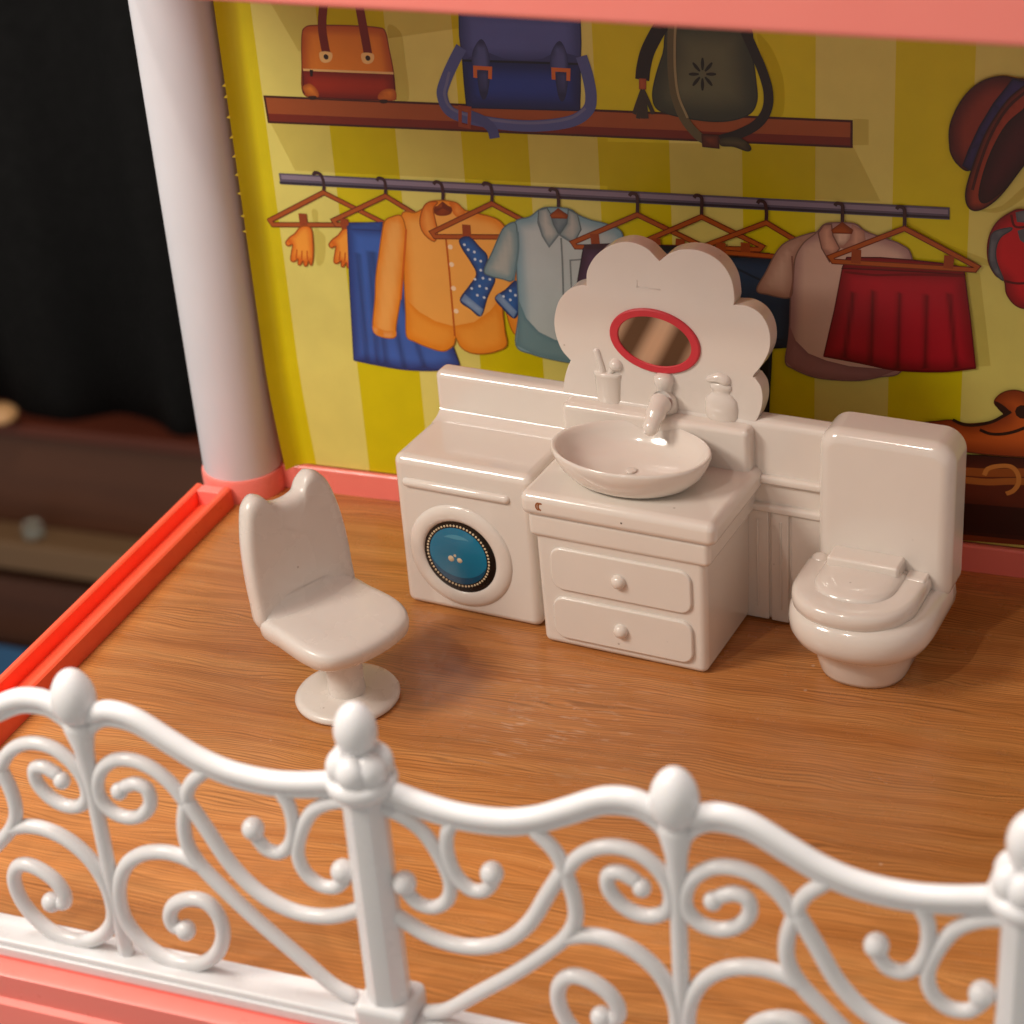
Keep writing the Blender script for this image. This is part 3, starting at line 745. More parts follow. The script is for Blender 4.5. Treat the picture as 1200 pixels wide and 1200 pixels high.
# purple skirt
hanger('G', (678, 172), (703, 266), (420, 388), (985, 402), clips=[((515, 350), (520, 402))])
ps = patch('printed_purple_skirt', tr('G', [(466, 414), (640, 408), (760, 420), (820, 620), (430, 620)]), (92, 62, 96), (58, 36, 62), 0.3, smooth=False)
patch('waistband', tr('G', [(470, 396), (640, 388), (756, 404), (758, 424), (466, 416)]), (58, 34, 50), smooth=False, parent=ps)
hanger('G', (962, 180), (985, 275), (722, 388), (1250, 405), clips=[((785, 370), (787, 410)), ((892, 372), (890, 408))])
# dark trousers
for z, pl, band in (('G', [(795, 405), (920, 402), (1060, 425), (1050, 560), (900, 620), (800, 560)], [(795, 398), (1060, 415), (1060, 440), (797, 424)]),
                    ('B', [(412, 656), (470, 660), (535, 668), (602, 672), (600, 780), (590, 902), (545, 905), (536, 1080), (480, 1080), (430, 860)], [(412, 652), (540, 656), (536, 672), (414, 668)])):
    tp = patch('printed_trousers', tr(z, pl), (40, 62, 92), (22, 36, 56), 0.35, smooth=False)
    patch('waistband', tr(z, band), (20, 22, 30), smooth=False, parent=tp)
    if z == 'B':
        patch('trouser_leg', tr(z, [(520, 905), (536, 905), (536, 1085), (505, 1085)]), (16, 18, 26), smooth=False, parent=tp)
        stroke('trouser_seam', tr(z, [(440, 690), (500, 720), (560, 745)]), 0.05, (26, 40, 60), True, tp)
        stroke('trouser_seam', tr(z, [(520, 880), (560, 882), (590, 885)]), 0.05, (26, 40, 60), True, tp)
hanger('B', (513, 521), (530, 578), (366, 640), (680, 668), clips=[((412, 630), (413, 660)), ((476, 630), (476, 655))])
# beige shirt
hanger('H', (472, 124), (492, 204), None, (520, 222))
s2 = patch('printed_beige_shirt', tr('H', [(390, 238), (420, 208), (460, 200), (540, 204), (582, 234), (660, 262), (720, 285), (762, 330), (780, 500), (770, 640), (722, 780), (640, 802), (560, 816), (450, 813), (370, 800), (300, 770), (270, 742), (284, 640), (290, 500), (296, 380), (310, 280)]), (212, 178, 160), (160, 122, 120), 0.3)
patch('shirt_hem', tr('H', [(286, 600), (310, 660), (360, 710), (430, 738), (520, 760), (640, 770), (722, 770), (640, 800), (560, 814), (450, 811), (370, 798), (300, 768), (272, 742)]), (158, 112, 110), (138, 96, 96), 0.12, smooth=False, parent=s2)
patch('shirt_sleeve', tr('H', [(390, 238), (320, 256), (262, 284), (226, 330), (196, 390), (158, 462), (200, 480), (286, 492), (300, 430), (308, 340), (340, 280)]), (208, 172, 152), (170, 130, 112), 0.25, parent=s2)
patch('collar_neck', tr('H', [(450, 226), (492, 214), (535, 226), (522, 266), (486, 300), (462, 262)]), (222, 190, 168), (160, 120, 104), 0.1, parent=s2)
patch('collar', tr('H', [(398, 240), (420, 208), (450, 206), (456, 250), (482, 300), (442, 352), (412, 300)]), (210, 160, 136), (160, 112, 98), 0.12, smooth=False, parent=s2)
patch('collar', tr('H', [(530, 206), (578, 232), (584, 270), (560, 310), (488, 300), (522, 262)]), (208, 158, 134), (160, 112, 98), 0.12, smooth=False, parent=s2)
patch('collar_hanger', tr('H', [(448, 228), (492, 196), (536, 228), (530, 244), (456, 242)]), HB, HD, 0.06, smooth=False, parent=s2)
stroke('sleeve_seam', tr('H', [(296, 330), (300, 420), (288, 492)]), 0.04, (140, 96, 84), True, s2)
# red skirt
rs = patch('printed_red_skirt', tr('H', [(494, 372), (640, 376), (800, 384), (968, 394), (992, 580), (1012, 766), (900, 779), (780, 779), (680, 771), (560, 746), (420, 720), (462, 540)]), (178, 16, 38), (132, 6, 24), 0.35, smooth=False, grid=0.07,
           fn=pleat(pl_lines('H', [((536, 470), (498, 736)), ((614, 470), (600, 755)), ((716, 475), (708, 771)), ((820, 475), (816, 776)), ((910, 480), (938, 775))]), 0.62, 0.06))
patch('waistband', tr('H', [(510, 335), (640, 336), (760, 345), (880, 358), (965, 374), (970, 404), (800, 392), (640, 384), (492, 378)]), (150, 8, 22), (110, 2, 14), 0.1, smooth=False, parent=rs)
stroke('waist_line', tr('H', [(500, 392), (620, 404), (740, 402), (860, 404), (968, 408)]), 0.05, (112, 2, 14), True, rs)
stroke('skirt_hem', tr('H', [(420, 720), (560, 746), (680, 771), (780, 779), (900, 779), (1012, 766)]), 0.05, (100, 2, 14), True, rs)
hanger('H', (713, 137), (735, 222), (446, 334), (1018, 372), clips=[((548, 304), (545, 358)), ((910, 328), (906, 378))])

# --- hat
ht = patch('printed_hat', tr('K', [(118, 385), (119, 310), (148, 232), (198, 162), (260, 118), (330, 101), (390, 110), (470, 130), (470, 260), (330, 330), (250, 440), (195, 490), (150, 462), (126, 424)]), (134, 50, 34), (72, 20, 20), 0.35)
patch('hat_band', tr('K', [(380, 112), (440, 126), (430, 150), (334, 242), (262, 352), (206, 490), (172, 470), (198, 402), (240, 312), (300, 212)]), (58, 46, 104), (36, 26, 66), 0.12, smooth=False, parent=ht)
patch('hat_brim', tr('K', [(460, 128), (400, 160), (345, 214), (270, 330), (215, 470), (186, 570), (190, 630), (220, 655), (270, 640), (330, 590), (400, 500), (460, 420), (560, 300), (560, 150)]), (150, 58, 34), (66, 18, 16), 0.16, parent=ht)
patch('brim_inside', tr('K', [(470, 200), (420, 240), (350, 304), (290, 412), (252, 522), (240, 602), (268, 622), (338, 570), (420, 474), (470, 400), (540, 300)]), (74, 22, 30), (48, 12, 20), 0.3, parent=ht)
stroke('brim_edge', tr('K', [(450, 150), (360, 228), (290, 340), (240, 470), (212, 570)]), 0.06, (66, 18, 14), True, ht)
# --- cap
cp = patch('printed_cap', tr('K', [(424, 652), (368, 664), (310, 708), (278, 778), (278, 862), (308, 922), (344, 946), (354, 1000), (390, 1046), (440, 1058), (520, 1020), (560, 860), (540, 700)]), (196, 16, 30), (130, 4, 18), 0.3)
patch('cap_panel', tr('K', [(284, 790), (300, 744), (366, 726), (372, 736), (330, 764), (310, 810), (312, 866), (340, 942), (304, 912), (282, 858)]), (116, 122, 128), (84, 88, 98), 0.1, parent=cp)
patch('cap_panel', tr('K', [(390, 662), (440, 652), (440, 706), (396, 702)]), (118, 124, 130), (84, 88, 98), 0.1, smooth=False, parent=cp)
patch('cap_panel', tr('K', [(398, 738), (440, 724), (440, 800), (408, 776)]), (118, 124, 130), (84, 88, 98), 0.1, smooth=False, parent=cp)
stroke('cap_seam', tr('K', [(372, 672), (388, 720), (440, 722)]), 0.05, (90, 4, 12), True, cp)
stroke('cap_seam', tr('K', [(344, 946), (400, 956), (470, 950)]), 0.05, (90, 4, 12), True, cp)
# --- chest with a buckled strap and a slipper on it
ch = patch('printed_chest', tr('L', [(150, 470), (760, 510), (1000, 520), (1000, 1000), (760, 985), (150, 920)]), (84, 30, 14), (50, 14, 8), 0.5, smooth=False)
patch('chest_base', tr('L', [(150, 740), (1000, 810), (1000, 965), (150, 900)]), (46, 10, 8), smooth=False, parent=ch)
patch('chest_foot', tr('L', [(150, 912), (1000, 995), (1000, 1018), (150, 950)]), (120, 52, 16), smooth=False, parent=ch)
stroke('chest_strap', tr('L', [(380, 580), (520, 588), (760, 588), (990, 600)]), 0.20, (136, 70, 24), True, ch)
stroke('chest_strap', tr('L', [(380, 628), (520, 640), (680, 636), (990, 650)]), 0.16, (150, 84, 32), True, ch)
stroke('strap_buckle', tr('L', [(498, 602), (520, 566), (580, 550), (650, 554), (688, 596), (690, 650), (660, 690), (622, 706)]), 0.10, (178, 112, 50), True, ch)
slp = patch('printed_slipper', tr('L', [(150, 320), (240, 298), (320, 292), (400, 312), (500, 306), (560, 288), (608, 258), (556, 196), (590, 146), (660, 124), (740, 146), (860, 240), (960, 380), (960, 500), (760, 500), (560, 488), (400, 470), (200, 440)]), (196, 92, 30), (130, 52, 14), 0.45)
patch('slipper_opening', tr('L', [(556, 186), (600, 204), (644, 246), (612, 258), (574, 226)]), (44, 14, 8), parent=slp)
stroke('slipper_line', tr('L', [(322, 290), (380, 316), (450, 320), (540, 302), (600, 272), (650, 244)]), 0.07, (36, 14, 8), True, slp)
stroke('slipper_line', tr('L', [(474, 346), (530, 368), (600, 370), (670, 356), (740, 330)]), 0.07, (36, 14, 8), True, slp)
discs('slipper_eye', tr('L', [(716, 246)]), 0.16, (40, 14, 8), slp)

# ================================================================== moulded bathroom set (one piece)
TH = R(-6.0)
unit = thing('bathroom_set', 'white moulded toy bathroom set with washing machine, sink cabinet, flower backboard and toilet', 'toy furniture', (9.2, -4.95, 0), TH)
W_ = 'white'
# long back panel joining the three
bp_ = rbox('back_panel', -3.38, 7.2, 2.42, 2.95, 0.0, 4.70, W_, unit, 0.17, 5)
for z0, z1, yy in ((3.32, 3.50, 2.30), (2.66, 2.84, 2.30)):
    rbox('panel_moulding', 3.6, 5.6, yy, 2.5, z0, z1, W_, bp_, 0.06, 3)
for x0, x1 in ((3.70, 4.28), (4.33, 4.72), (4.77, 5.42)):
    rbox('panel_board', x0, x1, 2.37, 2.5, 0.05, 2.66, W_, bp_, 0.03, 2)
for x in (4.04, 4.55): rbox('panel_bead', x - 0.025, x + 0.025, 2.345, 2.40, 0.35, 2.45, W_, bp_, 0.02, 2)
# --- washing machine
wm = rbox('washing_machine', -3.40, -0.12, 0.40, 2.6, 0.0, 3.66, W_, unit, 0.20, 6)
# cove where the top runs up into the splashback
cove = [(2.46, 3.60)]
for k in range(11):
    a = R(90 * k / 10); cove.append((2.46 - 0.45 * (1 - math.sin(a)), 3.655 + 0.26 * (1 - math.cos(a))))
V, Fc = [], []
pr = [(y, z) for y, z in cove]
fixn('top_cove', extr_x(pr, -3.30, -0.2), W_, wm, 60)
V, Fc = tube_geo([(-3.08, 0.43, 3.05), (-1.9, 0.43, 3.05), (-0.74, 0.43, 3.05)], 0.115, 14)
fixn('handle_bar', (V, Fc), W_, wm)
prof = [(0.84, 0.05), (0.855, -0.03), (0.90, -0.065), (0.97, -0.085), (1.05, -0.085), (1.13, -0.07), (1.19, -0.04), (1.235, 0.0), (1.25, 0.05)]
fixn('door_ring', lathe_geo(prof, (-1.93, 0.40, 1.45), 64, 'y'), W_, wm, 60)
dome = lambda r0, h0, n=6: [(max(0.003, r0 * math.cos(R(90 * k / n))), h0 - 0.045 * math.sin(R(90 * k / n))) for k in range(n + 1)]
fixn('door_bezel', lathe_geo([(0.875, 0.0), (0.87, -0.035), (0.74, -0.05), (0.003, -0.05)], (-1.93, 0.40, 1.45), 64, 'y'), 'black', wm, 60)
cxw, czw = -1.965, 1.475
fixn('door_window', lathe_geo([(0.685, 0.0), (0.685, -0.056), (0.45, -0.075), (0.2, -0.085), (0.003, -0.087)], (cxw, 0.40, czw), 56, 'y'), 'teal', wm, 60)
geos = []
for k in range(58):
    a = 2 * math.pi * k / 58
    geos.append(lathe_geo([(0.026, 0.0), (0.024, -0.010), (0.003, -0.014)], (cxw + 0.735 * math.cos(a), 0.352, czw + 0.735 * math.sin(a)), 8, 'y'))
fixn('bead_trim', merge(*geos), 'dot', wm)
def crescent(cx, cz, r, a0, a1, th, y, n=24):
    out, inn = [], []
    for k in range(n + 1):
        a = R(a0 + (a1 - a0) * k / n); t = math.sin(math.pi * k / n)
        out.append((cx + r * math.cos(a), y, cz + r * math.sin(a))); inn.append((cx + (r - th * t - 0.004) * math.cos(a), y - 0.012 * t, cz + (r - th * t - 0.004) * math.sin(a)))
    V = out + inn; N = n + 1
    return V, [(k, k + 1, N + k + 1, N + k) for k in range(n)]
fixn('window_shade', crescent(cxw, czw, 0.678, 190, 345, 0.16, 0.340), 'teal_dark', wm)
fixn('window_gleam', crescent(cxw, czw, 0.53, 55, 125, 0.10, 0.328), 'teal_light', wm)
for bx, bz, br in ((-0.16, -0.07, 0.075), (0.045, -0.08, 0.065), (-0.06, 0.02, 0.035)):
    fixn('bubble', lathe_geo([(br, 0.0), (br * 0.9, -0.008), (0.003, -0.012)], (cxw + bx, 0.318, czw + bz), 14, 'y'), 'dot', wm)
# --- sink cabinet
vc = rbox('sink_cabinet', 0.10, 3.86, -0.02, 2.6, 0.0, 2.75, W_, unit, 0.16, 5, 0.02)
rbox('cabinet_lip', 0.00, 3.98, -0.10, 2.62, 2.60, 3.20, W_, vc, 0.13, 5)
rbox('countertop', -0.12, 4.14, -0.20, 2.66, 3.12, 3.66, W_, vc, 0.19, 6)
for z0, z1 in ((1.42, 2.42), (0.24, 1.24)):
    o = link_bm('drawer_front', prism_bm(rrect(0.44, 3.56, z0, z1, 0.26), -0.075, 0.05, 0.05, 3), W_, vc, 50, True)
    o2 = fixn('drawer_knob', lathe_geo([(0.165, -0.04), (0.163, -0.09), (0.152, -0.13), (0.125, -0.175), (0.09, -0.205), (0.045, -0.22), (0.003, -0.225)], (1.98, 0.0, (z0 + z1) / 2 - 0.02), 24, 'y'), W_, vc)
fixn('brown_mark', merge(*[tube_geo([(0.33 + 0.05 * math.cos(a) + dx, -0.2005, 3.40 + 0.075 * math.sin(a)) for a in np.linspace(1.2, 4.6, 7)], 0.022, 6, True, 0.25) for dx in (0, 0.05)]), 'stain', vc)
fixn('dark_speck', lathe_geo([(0.022, 0.0), (0.018, -0.006), (0.003, -0.008)], (2.16, -0.199, 3.36), 8, 'y'), 'speck', vc)
# ledge behind the bowl
sl = rbox('splash_ledge', -0.18, 3.98, 2.08, 2.7, 3.5, 4.58, W_, vc, 0.13, 5)
# --- flower backboard (outline read off at its own depth)
def unit_pt(px, py, v):
    eu = np.array([math.cos(TH), math.sin(TH), 0]); ev = np.array([-math.sin(TH), math.cos(TH), 0]); O = np.array([9.2, -4.95, 0])
    d = RW.T @ np.array([(px - 600) / F_PX, (py - 600) / F_PX, 1.0]); t = (v - (CAM - O) @ ev) / (d @ ev); P = CAM + t * d
    return ((P - O) @ eu, P[2])
petal = [[(252, 760), (240, 700), (245, 640), (258, 590), (272, 558)],
         [(272, 558), (232, 510), (206, 440), (201, 370), (222, 295), (268, 245), (318, 228), (342, 230)],
         [(342, 230), (345, 165), (382, 100), (450, 52), (528, 38), (602, 64), (648, 108), (662, 122)],
         [(662, 122), (710, 86), (780, 70), (856, 82), (930, 128), (976, 200), (990, 280), (986, 314)],
         [(986, 314), (1050, 320), (1108, 358), (1142, 425), (1144, 505), (1112, 575), (1072, 625), (1082, 636)],
         [(1082, 636), (1108, 680), (1112, 745), (1092, 810), (1070, 835)]]
outl = []
for p in petal: outl += smooth_curve(p, 5)[:-1]
outl += [(1070, 860), (252, 800)]
fo = [unit_pt(600 + x / 3.75, 270 + y / 3.75, 2.62) for x, y in outl]
zmin = 4.3
fo[-1] = (fo[0][0], zmin); fo[-2] = (fo[-3][0], zmin)
fb_bm = prism_bm(fo, 2.46, 2.84, 0.12, 4)
fb = link_bm('flower_backboard', fb_bm, W_, unit, 35, True)
# mirror: coral ring and foil, slightly tilted ellipse
cm, zm = 1.86, 6.12
def ell(r1, r2, y, n=48, tilt=R(-6)):
    out = []
    for k in range(n):
        a = 2 * math.pi * k / n; x, z = r1 * math.cos(a), r2 * math.sin(a)
        out.append((cm + x * math.cos(tilt) - z * math.sin(tilt), y, zm + x * math.sin(tilt) + z * math.cos(tilt)))
    return out
fixn('mirror_frame', loft([ell(1.00, 0.70, 2.50), ell(0.99, 0.69, 2.42), ell(0.965, 0.665, 2.40), ell(0.82, 0.545, 2.40), ell(0.805, 0.53, 2.415), ell(0.80, 0.525, 2.47)], True), 'pink_ring', fb, 25)
fixn('mirror', loft([ell(0.81, 0.535, 2.46), ell(0.80, 0.527, 2.435), ell(0.4, 0.26, 2.432), ell(0.004, 0.003, 2.431)]), 'mirror', fb, 60)
rbox('mould_mark', 1.50, 2.02, 2.452, 2.468, 7.24, 7.262, W_, fb, 0.004, 1)
rbox('mould_mark', 1.50, 1.522, 2.452, 2.468, 7.24, 7.40, W_, fb, 0.004, 1)
# relief cup with brushes
cup = fixn('toothbrush_cup', lathe_geo([(0.22, 4.54), (0.235, 4.62), (0.265, 5.16), (0.285, 5.18), (0.285, 5.24), (0.25, 5.26), (0.01, 5.26)], (0.76, 2.48, 0), 28, 'z', 1.12, 0.5), W_, fb)
fixn('toothbrush', tube_geo([(0.70, 2.45, 5.1), (0.62, 2.46, 5.45), (0.54, 2.47, 5.70)], [0.07, 0.07, 0.08], 10), W_, fb)
fixn('toothbrush', merge(tube_geo([(0.78, 2.45, 5.1), (0.90, 2.46, 5.42)], 0.07, 10), egg_geo((0.96, 2.49, 5.46), 0.16, 0.14)), W_, fb)
# soap pump
fixn('soap_bottle', lathe_geo([(0.28, 4.55), (0.34, 4.62), (0.36, 4.85), (0.34, 5.02), (0.25, 5.12), (0.19, 5.16), (0.20, 5.22), (0.24, 5.26), (0.24, 5.34), (0.18, 5.38), (0.01, 5.38)], (3.27, 2.48, 0), 28, 'z', 1.0, 0.45), W_, fb)
fixn('soap_pump', tube_geo([(3.36, 2.48, 5.46), (3.22, 2.47, 5.51), (3.02, 2.45, 5.45)], [0.13, 0.12, 0.07], 14), W_, fb)
# faucet
fa = fixn('faucet', tube_geo(smooth_curve([(2.06, 2.52, 4.62), (2.06, 2.30, 4.86), (2.05, 2.08, 4.84), (2.04, 1.84, 4.68), (2.03, 1.70, 4.54)], 4), [0.26] * 4 + [0.24] * 4 + [0.21] * 4 + [0.17] * 5, 20), W_, vc)
fixn('faucet_knob', lathe_geo([(0.16, 5.02), (0.17, 5.12), (0.20, 5.20), (0.215, 5.31), (0.19, 5.40), (0.12, 5.44), (0.01, 5.45)], (2.04, 2.44, 0), 24), W_, vc)
# bowl
bx, by = 1.87, 1.02
bowl_prof = [(0.98, 3.64), (1.10, 3.67), (1.32, 3.78), (1.52, 3.98), (1.64, 4.20), (1.685, 4.34), (1.675, 4.395), (1.64, 4.41), (1.585, 4.38), (1.52, 4.26), (1.36, 4.05), (1.06, 3.89), (0.6, 3.81), (0.01, 3.79)]
fixn('wash_bowl', lathe_geo(bowl_prof, (bx, by, 0), 64, 'z', 1.0, 0.70), W_, vc, 60)
fixn('bowl_drain', lathe_geo([(0.11, 3.80), (0.11, 3.835), (0.08, 3.845), (0.01, 3.845)], (bx - 0.05, by + 0.1, 0), 20), W_, vc)
# --- toilet
tk = link_bm('toilet_tank', prism_bm(rrect(5.42, 8.17, 1.30, 4.92, 0.45, 8), 2.04, 2.96, 0.28, 6), W_, unit, 50, True)
def dring(cu, hw, vf, vb, z, n=28, p=2.3, nb=6):
    """D-shaped ring: superellipse nose at vf, straight back at vb"""
    out = []; vm = vf + hw * 0.98
    vm = min(vm, vb - 0.05)
    for k in range(n + 1):
        a = math.pi + math.pi * k / n
        c, s = math.cos(a), math.sin(a)
        out.append((cu + hw * math.copysign(abs(c) ** (2 / p), c), vm + (vm - vf) * math.copysign(abs(s) ** (2 / p), s), z))
    for k in range(1, nb): out.append((cu + hw, vm + (vb - vm) * k / nb, z))
    for k in range(nb): out.append((cu + hw - 2 * hw * (k + 1) / (nb + 1), vb, z))
    for k in range(1, nb): out.append((cu - hw, vb + (vm - vb) * k / nb, z))
    return out
T0 = 6.68
body = [(0.80, 0.72, 0.0), (0.86, 0.64, 0.03), (0.90, 0.60, 0.12), (0.98, 0.50, 0.45), (1.05, 0.42, 0.70), (1.08, 0.37, 0.76), (1.20, 0.22, 0.84), (1.36, 0.04, 0.98), (1.46, -0.05, 1.18), (1.48, -0.07, 1.36), (1.46, -0.04, 1.54), (1.40, 0.04, 1.66), (1.28, 0.16, 1.72)]
fixn('toilet_bowl', loft([dring(T0, hw, vf, 2.35 if z < 0.8 else 2.95, z) for hw, vf, z in body]), W_, unit, 60)
seat = [(1.22, 0.10, 1.66), (1.26, 0.05, 1.72), (1.28, 0.02, 1.86), (1.265, 0.035, 1.97), (1.22, 0.08, 2.035), (1.14, 0.16, 2.06), (0.92, 0.40, 2.065), (0.82, 0.52, 2.055)]
ts = fixn('toilet_seat', loft([dring(6.56, hw, vf, 2.12 - (0.0 if hw > 1 else 0.12), z) for hw, vf, z in seat]), W_, unit, 60)
lid = [(0.84, 0.50, 2.02), (0.825, 0.515, 2.07), (0.78, 0.56, 2.12), (0.68, 0.66, 2.16), (0.50, 0.84, 2.19), (0.22, 1.18, 2.20)]
fixn('toilet_lid', loft([dring(6.54, hw, vf, 1.95 - 0.5 * (0.86 - hw), z) for hw, vf, z in lid]), W_, ts, 60)
hb = link_bm('hinge_bar', bm_rbox(5.80, 7.28, 1.55, 2.16, 1.95, 2.36, 0.07, 5), W_, ts, 60, True)
fixn('hinge_cap', egg_geo((5.55, 1.98, 2.03), 0.19, 0.11), W_, ts)
rbox('hinge_cap', 7.34, 7.78, 1.7, 2.12, 1.9, 2.09, W_, ts, 0.06, 3)

# ================================================================== chair
chair = thing('swivel_chair', 'white plastic toy swivel chair with two-eared backrest on a round foot', 'chair', (6.15, -7.95, 0), R(-27.4))
fixn('round_base', lathe_geo([(1.0, 0.0), (1.07, 0.04), (1.08, 0.10), (1.03, 0.17), (0.93, 0.195), (0.42, 0.205), (0.30, 0.21)], (0, 0, 0), 56), 'chair', chair, 60)
fixn('pedestal', lathe_geo([(0.39, 0.15), (0.375, 0.4), (0.365, 1.70)], (0.0, 0, 0), 32), 'chair', chair)
# seat: rounded pad, corners at the front rounder
so = []
for x, y in smooth_curve([(-1.15, -1.10), (-0.4, -1.22), (0.45, -1.24), (0.95, -1.05), (1.16, -0.6), (1.22, 0.0), (1.16, 0.6), (0.95, 1.05), (0.45, 1.24), (-0.4, 1.22), (-1.15, 1.10), (-1.2, 0.0)], 5, True): so.append((x, y))
def sring(k, z, zf=0.0):
    return [(x * k if x > 0 else x * (0.5 + 0.5 * k), y * k, z - zf * max(0, x) ** 2) for x, y in so]
fixn('seat', loft([sring(0.78, 1.48, 0.02), sring(0.91, 1.51, 0.03), sring(0.98, 1.62, 0.05), sring(1.0, 1.80, 0.07), sring(0.985, 1.93, 0.09), sring(0.94, 1.985, 0.09), sring(0.85, 2.0, 0.07), sring(0.4, 1.97, 0.03)]), 'chair', chair, 60)
cv = [(-1.1, 1.9)]
for k in range(9):
    a = R(90 * k / 8); cv.append((-0.96 + 0.34 * (1 - math.sin(a)), 1.955 + 0.34 * (1 - math.cos(a))))
cvr = []
for yy, kk in ((-1.15, 0.25), (-1.05, 0.75), (-0.9, 1.0), (0.9, 1.0), (1.05, 0.75), (1.15, 0.25)):
    cvr.append([(-1.0 + (x + 1.0) * kk, yy, 1.97 + (z - 1.97) * kk) for x, z in cv])
fixn('seat_cove', loft(cvr), 'chair', chair, 60)
# backrest: eared slab leaning back a little
bk = smooth_curve([(-1.16, 1.75), (-1.22, 2.3), (-1.22, 3.0), (-1.16, 3.6), (-1.04, 4.12), (-0.94, 4.36), (-0.74, 4.50), (-0.54, 4.44), (-0.38, 4.25), (-0.2, 4.17), (0.0, 4.15), (0.2, 4.17), (0.38, 4.25), (0.52, 4.44), (0.70, 4.52), (0.90, 4.38), (1.04, 4.12), (1.16, 3.6), (1.22, 3.0), (1.22, 2.3), (1.16, 1.75), (0.6, 1.66), (-0.6, 1.66)], 4, True)
cen = np.array([0.0, 3.0])
def bring(k, dx):
    out = []
    for p in bk:
        q = np.array(p); n = q - cen; L_ = np.linalg.norm(n); q = cen + n * (1 - k / L_)
        lean = -0.95 - 0.10 * (q[1] - 1.9) + 0.05 * q[0] ** 2
        out.append((lean + dx, q[0], q[1]))
    return out
fixn('backrest', loft([bring(0.30, -0.465), bring(0.14, -0.45), bring(0.04, -0.37), bring(0.0, -0.23), bring(0.02, -0.10), bring(0.09, -0.02), bring(0.22, 0.0), bring(0.6, 0.01)]), 'chair', chair, 60)

# ================================================================== balcony railing
FY = -16.35
rail = thing('balcony_railing', 'white plastic balcony railing with scrollwork and egg finials on the front ledge', 'railing', (10.8, FY, 0.0))
X_P, X_S, HALF = 10.81, 5.86, 4.95             # post, stem, half a panel
WR = 'white_rail'
def fen(px, py):
    d = RW.T @ np.array([(px - 600) / F_PX, (py - 600) / F_PX, 1.0]); t = (FY - CAM[1]) / d[1]; p = CAM + t * d
    return (p[0], p[2])
def zf(pts): return [fen(x / 2.7273, 760 + y / 2.7273) for x, y in pts]      # traced on the half panel between stem and post
top_pts = [(218, 170), (262, 208), (300, 206), (350, 198), (430, 222), (540, 290), (635, 347), (740, 392), (860, 420), (960, 427), (1060, 424), (1120, 420)]
curves = {
    'upper_scroll': [(592, 488), (545, 430), (488, 384), (428, 358), (370, 356), (328, 384), (312, 430), (324, 482), (362, 522), (412, 540), (456, 530), (481, 494), (470, 450), (434, 432), (402, 440)],
    'rail_link': [(596, 490), (600, 455), (616, 425), (650, 396)],
    'long_brace': [(594, 495), (588, 560), (600, 625), (638, 688), (705, 758), (820, 866), (960, 986), (1060, 1072), (1125, 1108)],
    'swag': [(602, 492), (660, 575), (735, 685), (815, 768), (895, 820), (980, 850), (1070, 854), (1170, 826)],
    'lower_scroll': [(640, 692), (582, 664), (520, 650), (458, 656), (410, 686), (386, 734), (382, 795), (400, 862), (442, 922), (502, 972), (570, 1002), (640, 1006), (692, 975), (713, 920), (702, 860), (662, 812), (610, 800), (562, 816), (544, 850), (556, 884), (588, 896)],
    'drop_scroll': [(895, 455), (925, 505), (938, 570), (928, 625), (894, 652), (852, 640), (822, 606)],
    'post_scroll': [(1135, 488), (1060, 492), (1000, 520), (966, 580), (952, 650), (974, 712), (1022, 754), (1072, 762), (1100, 740)]}
balls = {'upper_scroll': ((385, 452), 0.145), 'lower_scroll': ((597, 896), 0.175), 'drop_scroll': ((812, 572), 0.185), 'post_scroll': ((1098, 708), 0.195)}
TR_ = {'upper_scroll': 0.119, 'rail_link': 0.118, 'long_brace': 0.124, 'swag': 0.129, 'lower_scroll': 0.129, 'drop_scroll': 0.115, 'post_scroll': 0.115}
def half_panel(x_stem, sign):
    """copy of the traced half, mirrored by sign about the stem; ends meet the post"""
    f = lambda p: (x_stem + sign * (p[0] - X_S), p[1])
    def add(name, pts, r, ball=None, seg=20):
        q = [(f(p)[0], FY, f(p)[1]) for p in pts]
        g = tube_geo(smooth_curve(q, 5), r, seg, True, 1.0, (0, 1, 0), 0.035)
        if ball:
            b = f(zf([ball[0]])[0]); g = merge(g, egg_geo((b[0], FY - 0.03, b[1]), ball[1], ball[1] * 1.05, 18, 10, 0.0))
        fixn(name, g, WR, rail, 60)
    tp = zf(top_pts)
    add('top_rail', tp[1:], 0.168)
    add('rail_bead', [(X_S + 0.0, 4.15), (X_S + 0.05, 4.55), (X_S + 0.17, 4.88), (X_S + 0.36, 5.08), (X_S + 0.62, 5.18)] + [(p[0], p[1] - 0.19) for p in tp[4:]], 0.10)
    for n, pts in curves.items(): add(n, zf(pts), TR_[n], balls.get(n))
def stem(x):
    fixn('baluster', tube_geo([(x, FY, 0.15), (x, FY, 2.2), (x, FY, 3.9), (x, FY, 4.5), (x, FY, 4.95)], [0.145, 0.13, 0.14, 0.17, 0.27], 14, True, 0.9), WR, rail, 60)
    fixn('egg_finial', egg_geo((x, FY, 5.53), 0.365, 0.51, 24, 14, 0.10), WR, rail, 60)
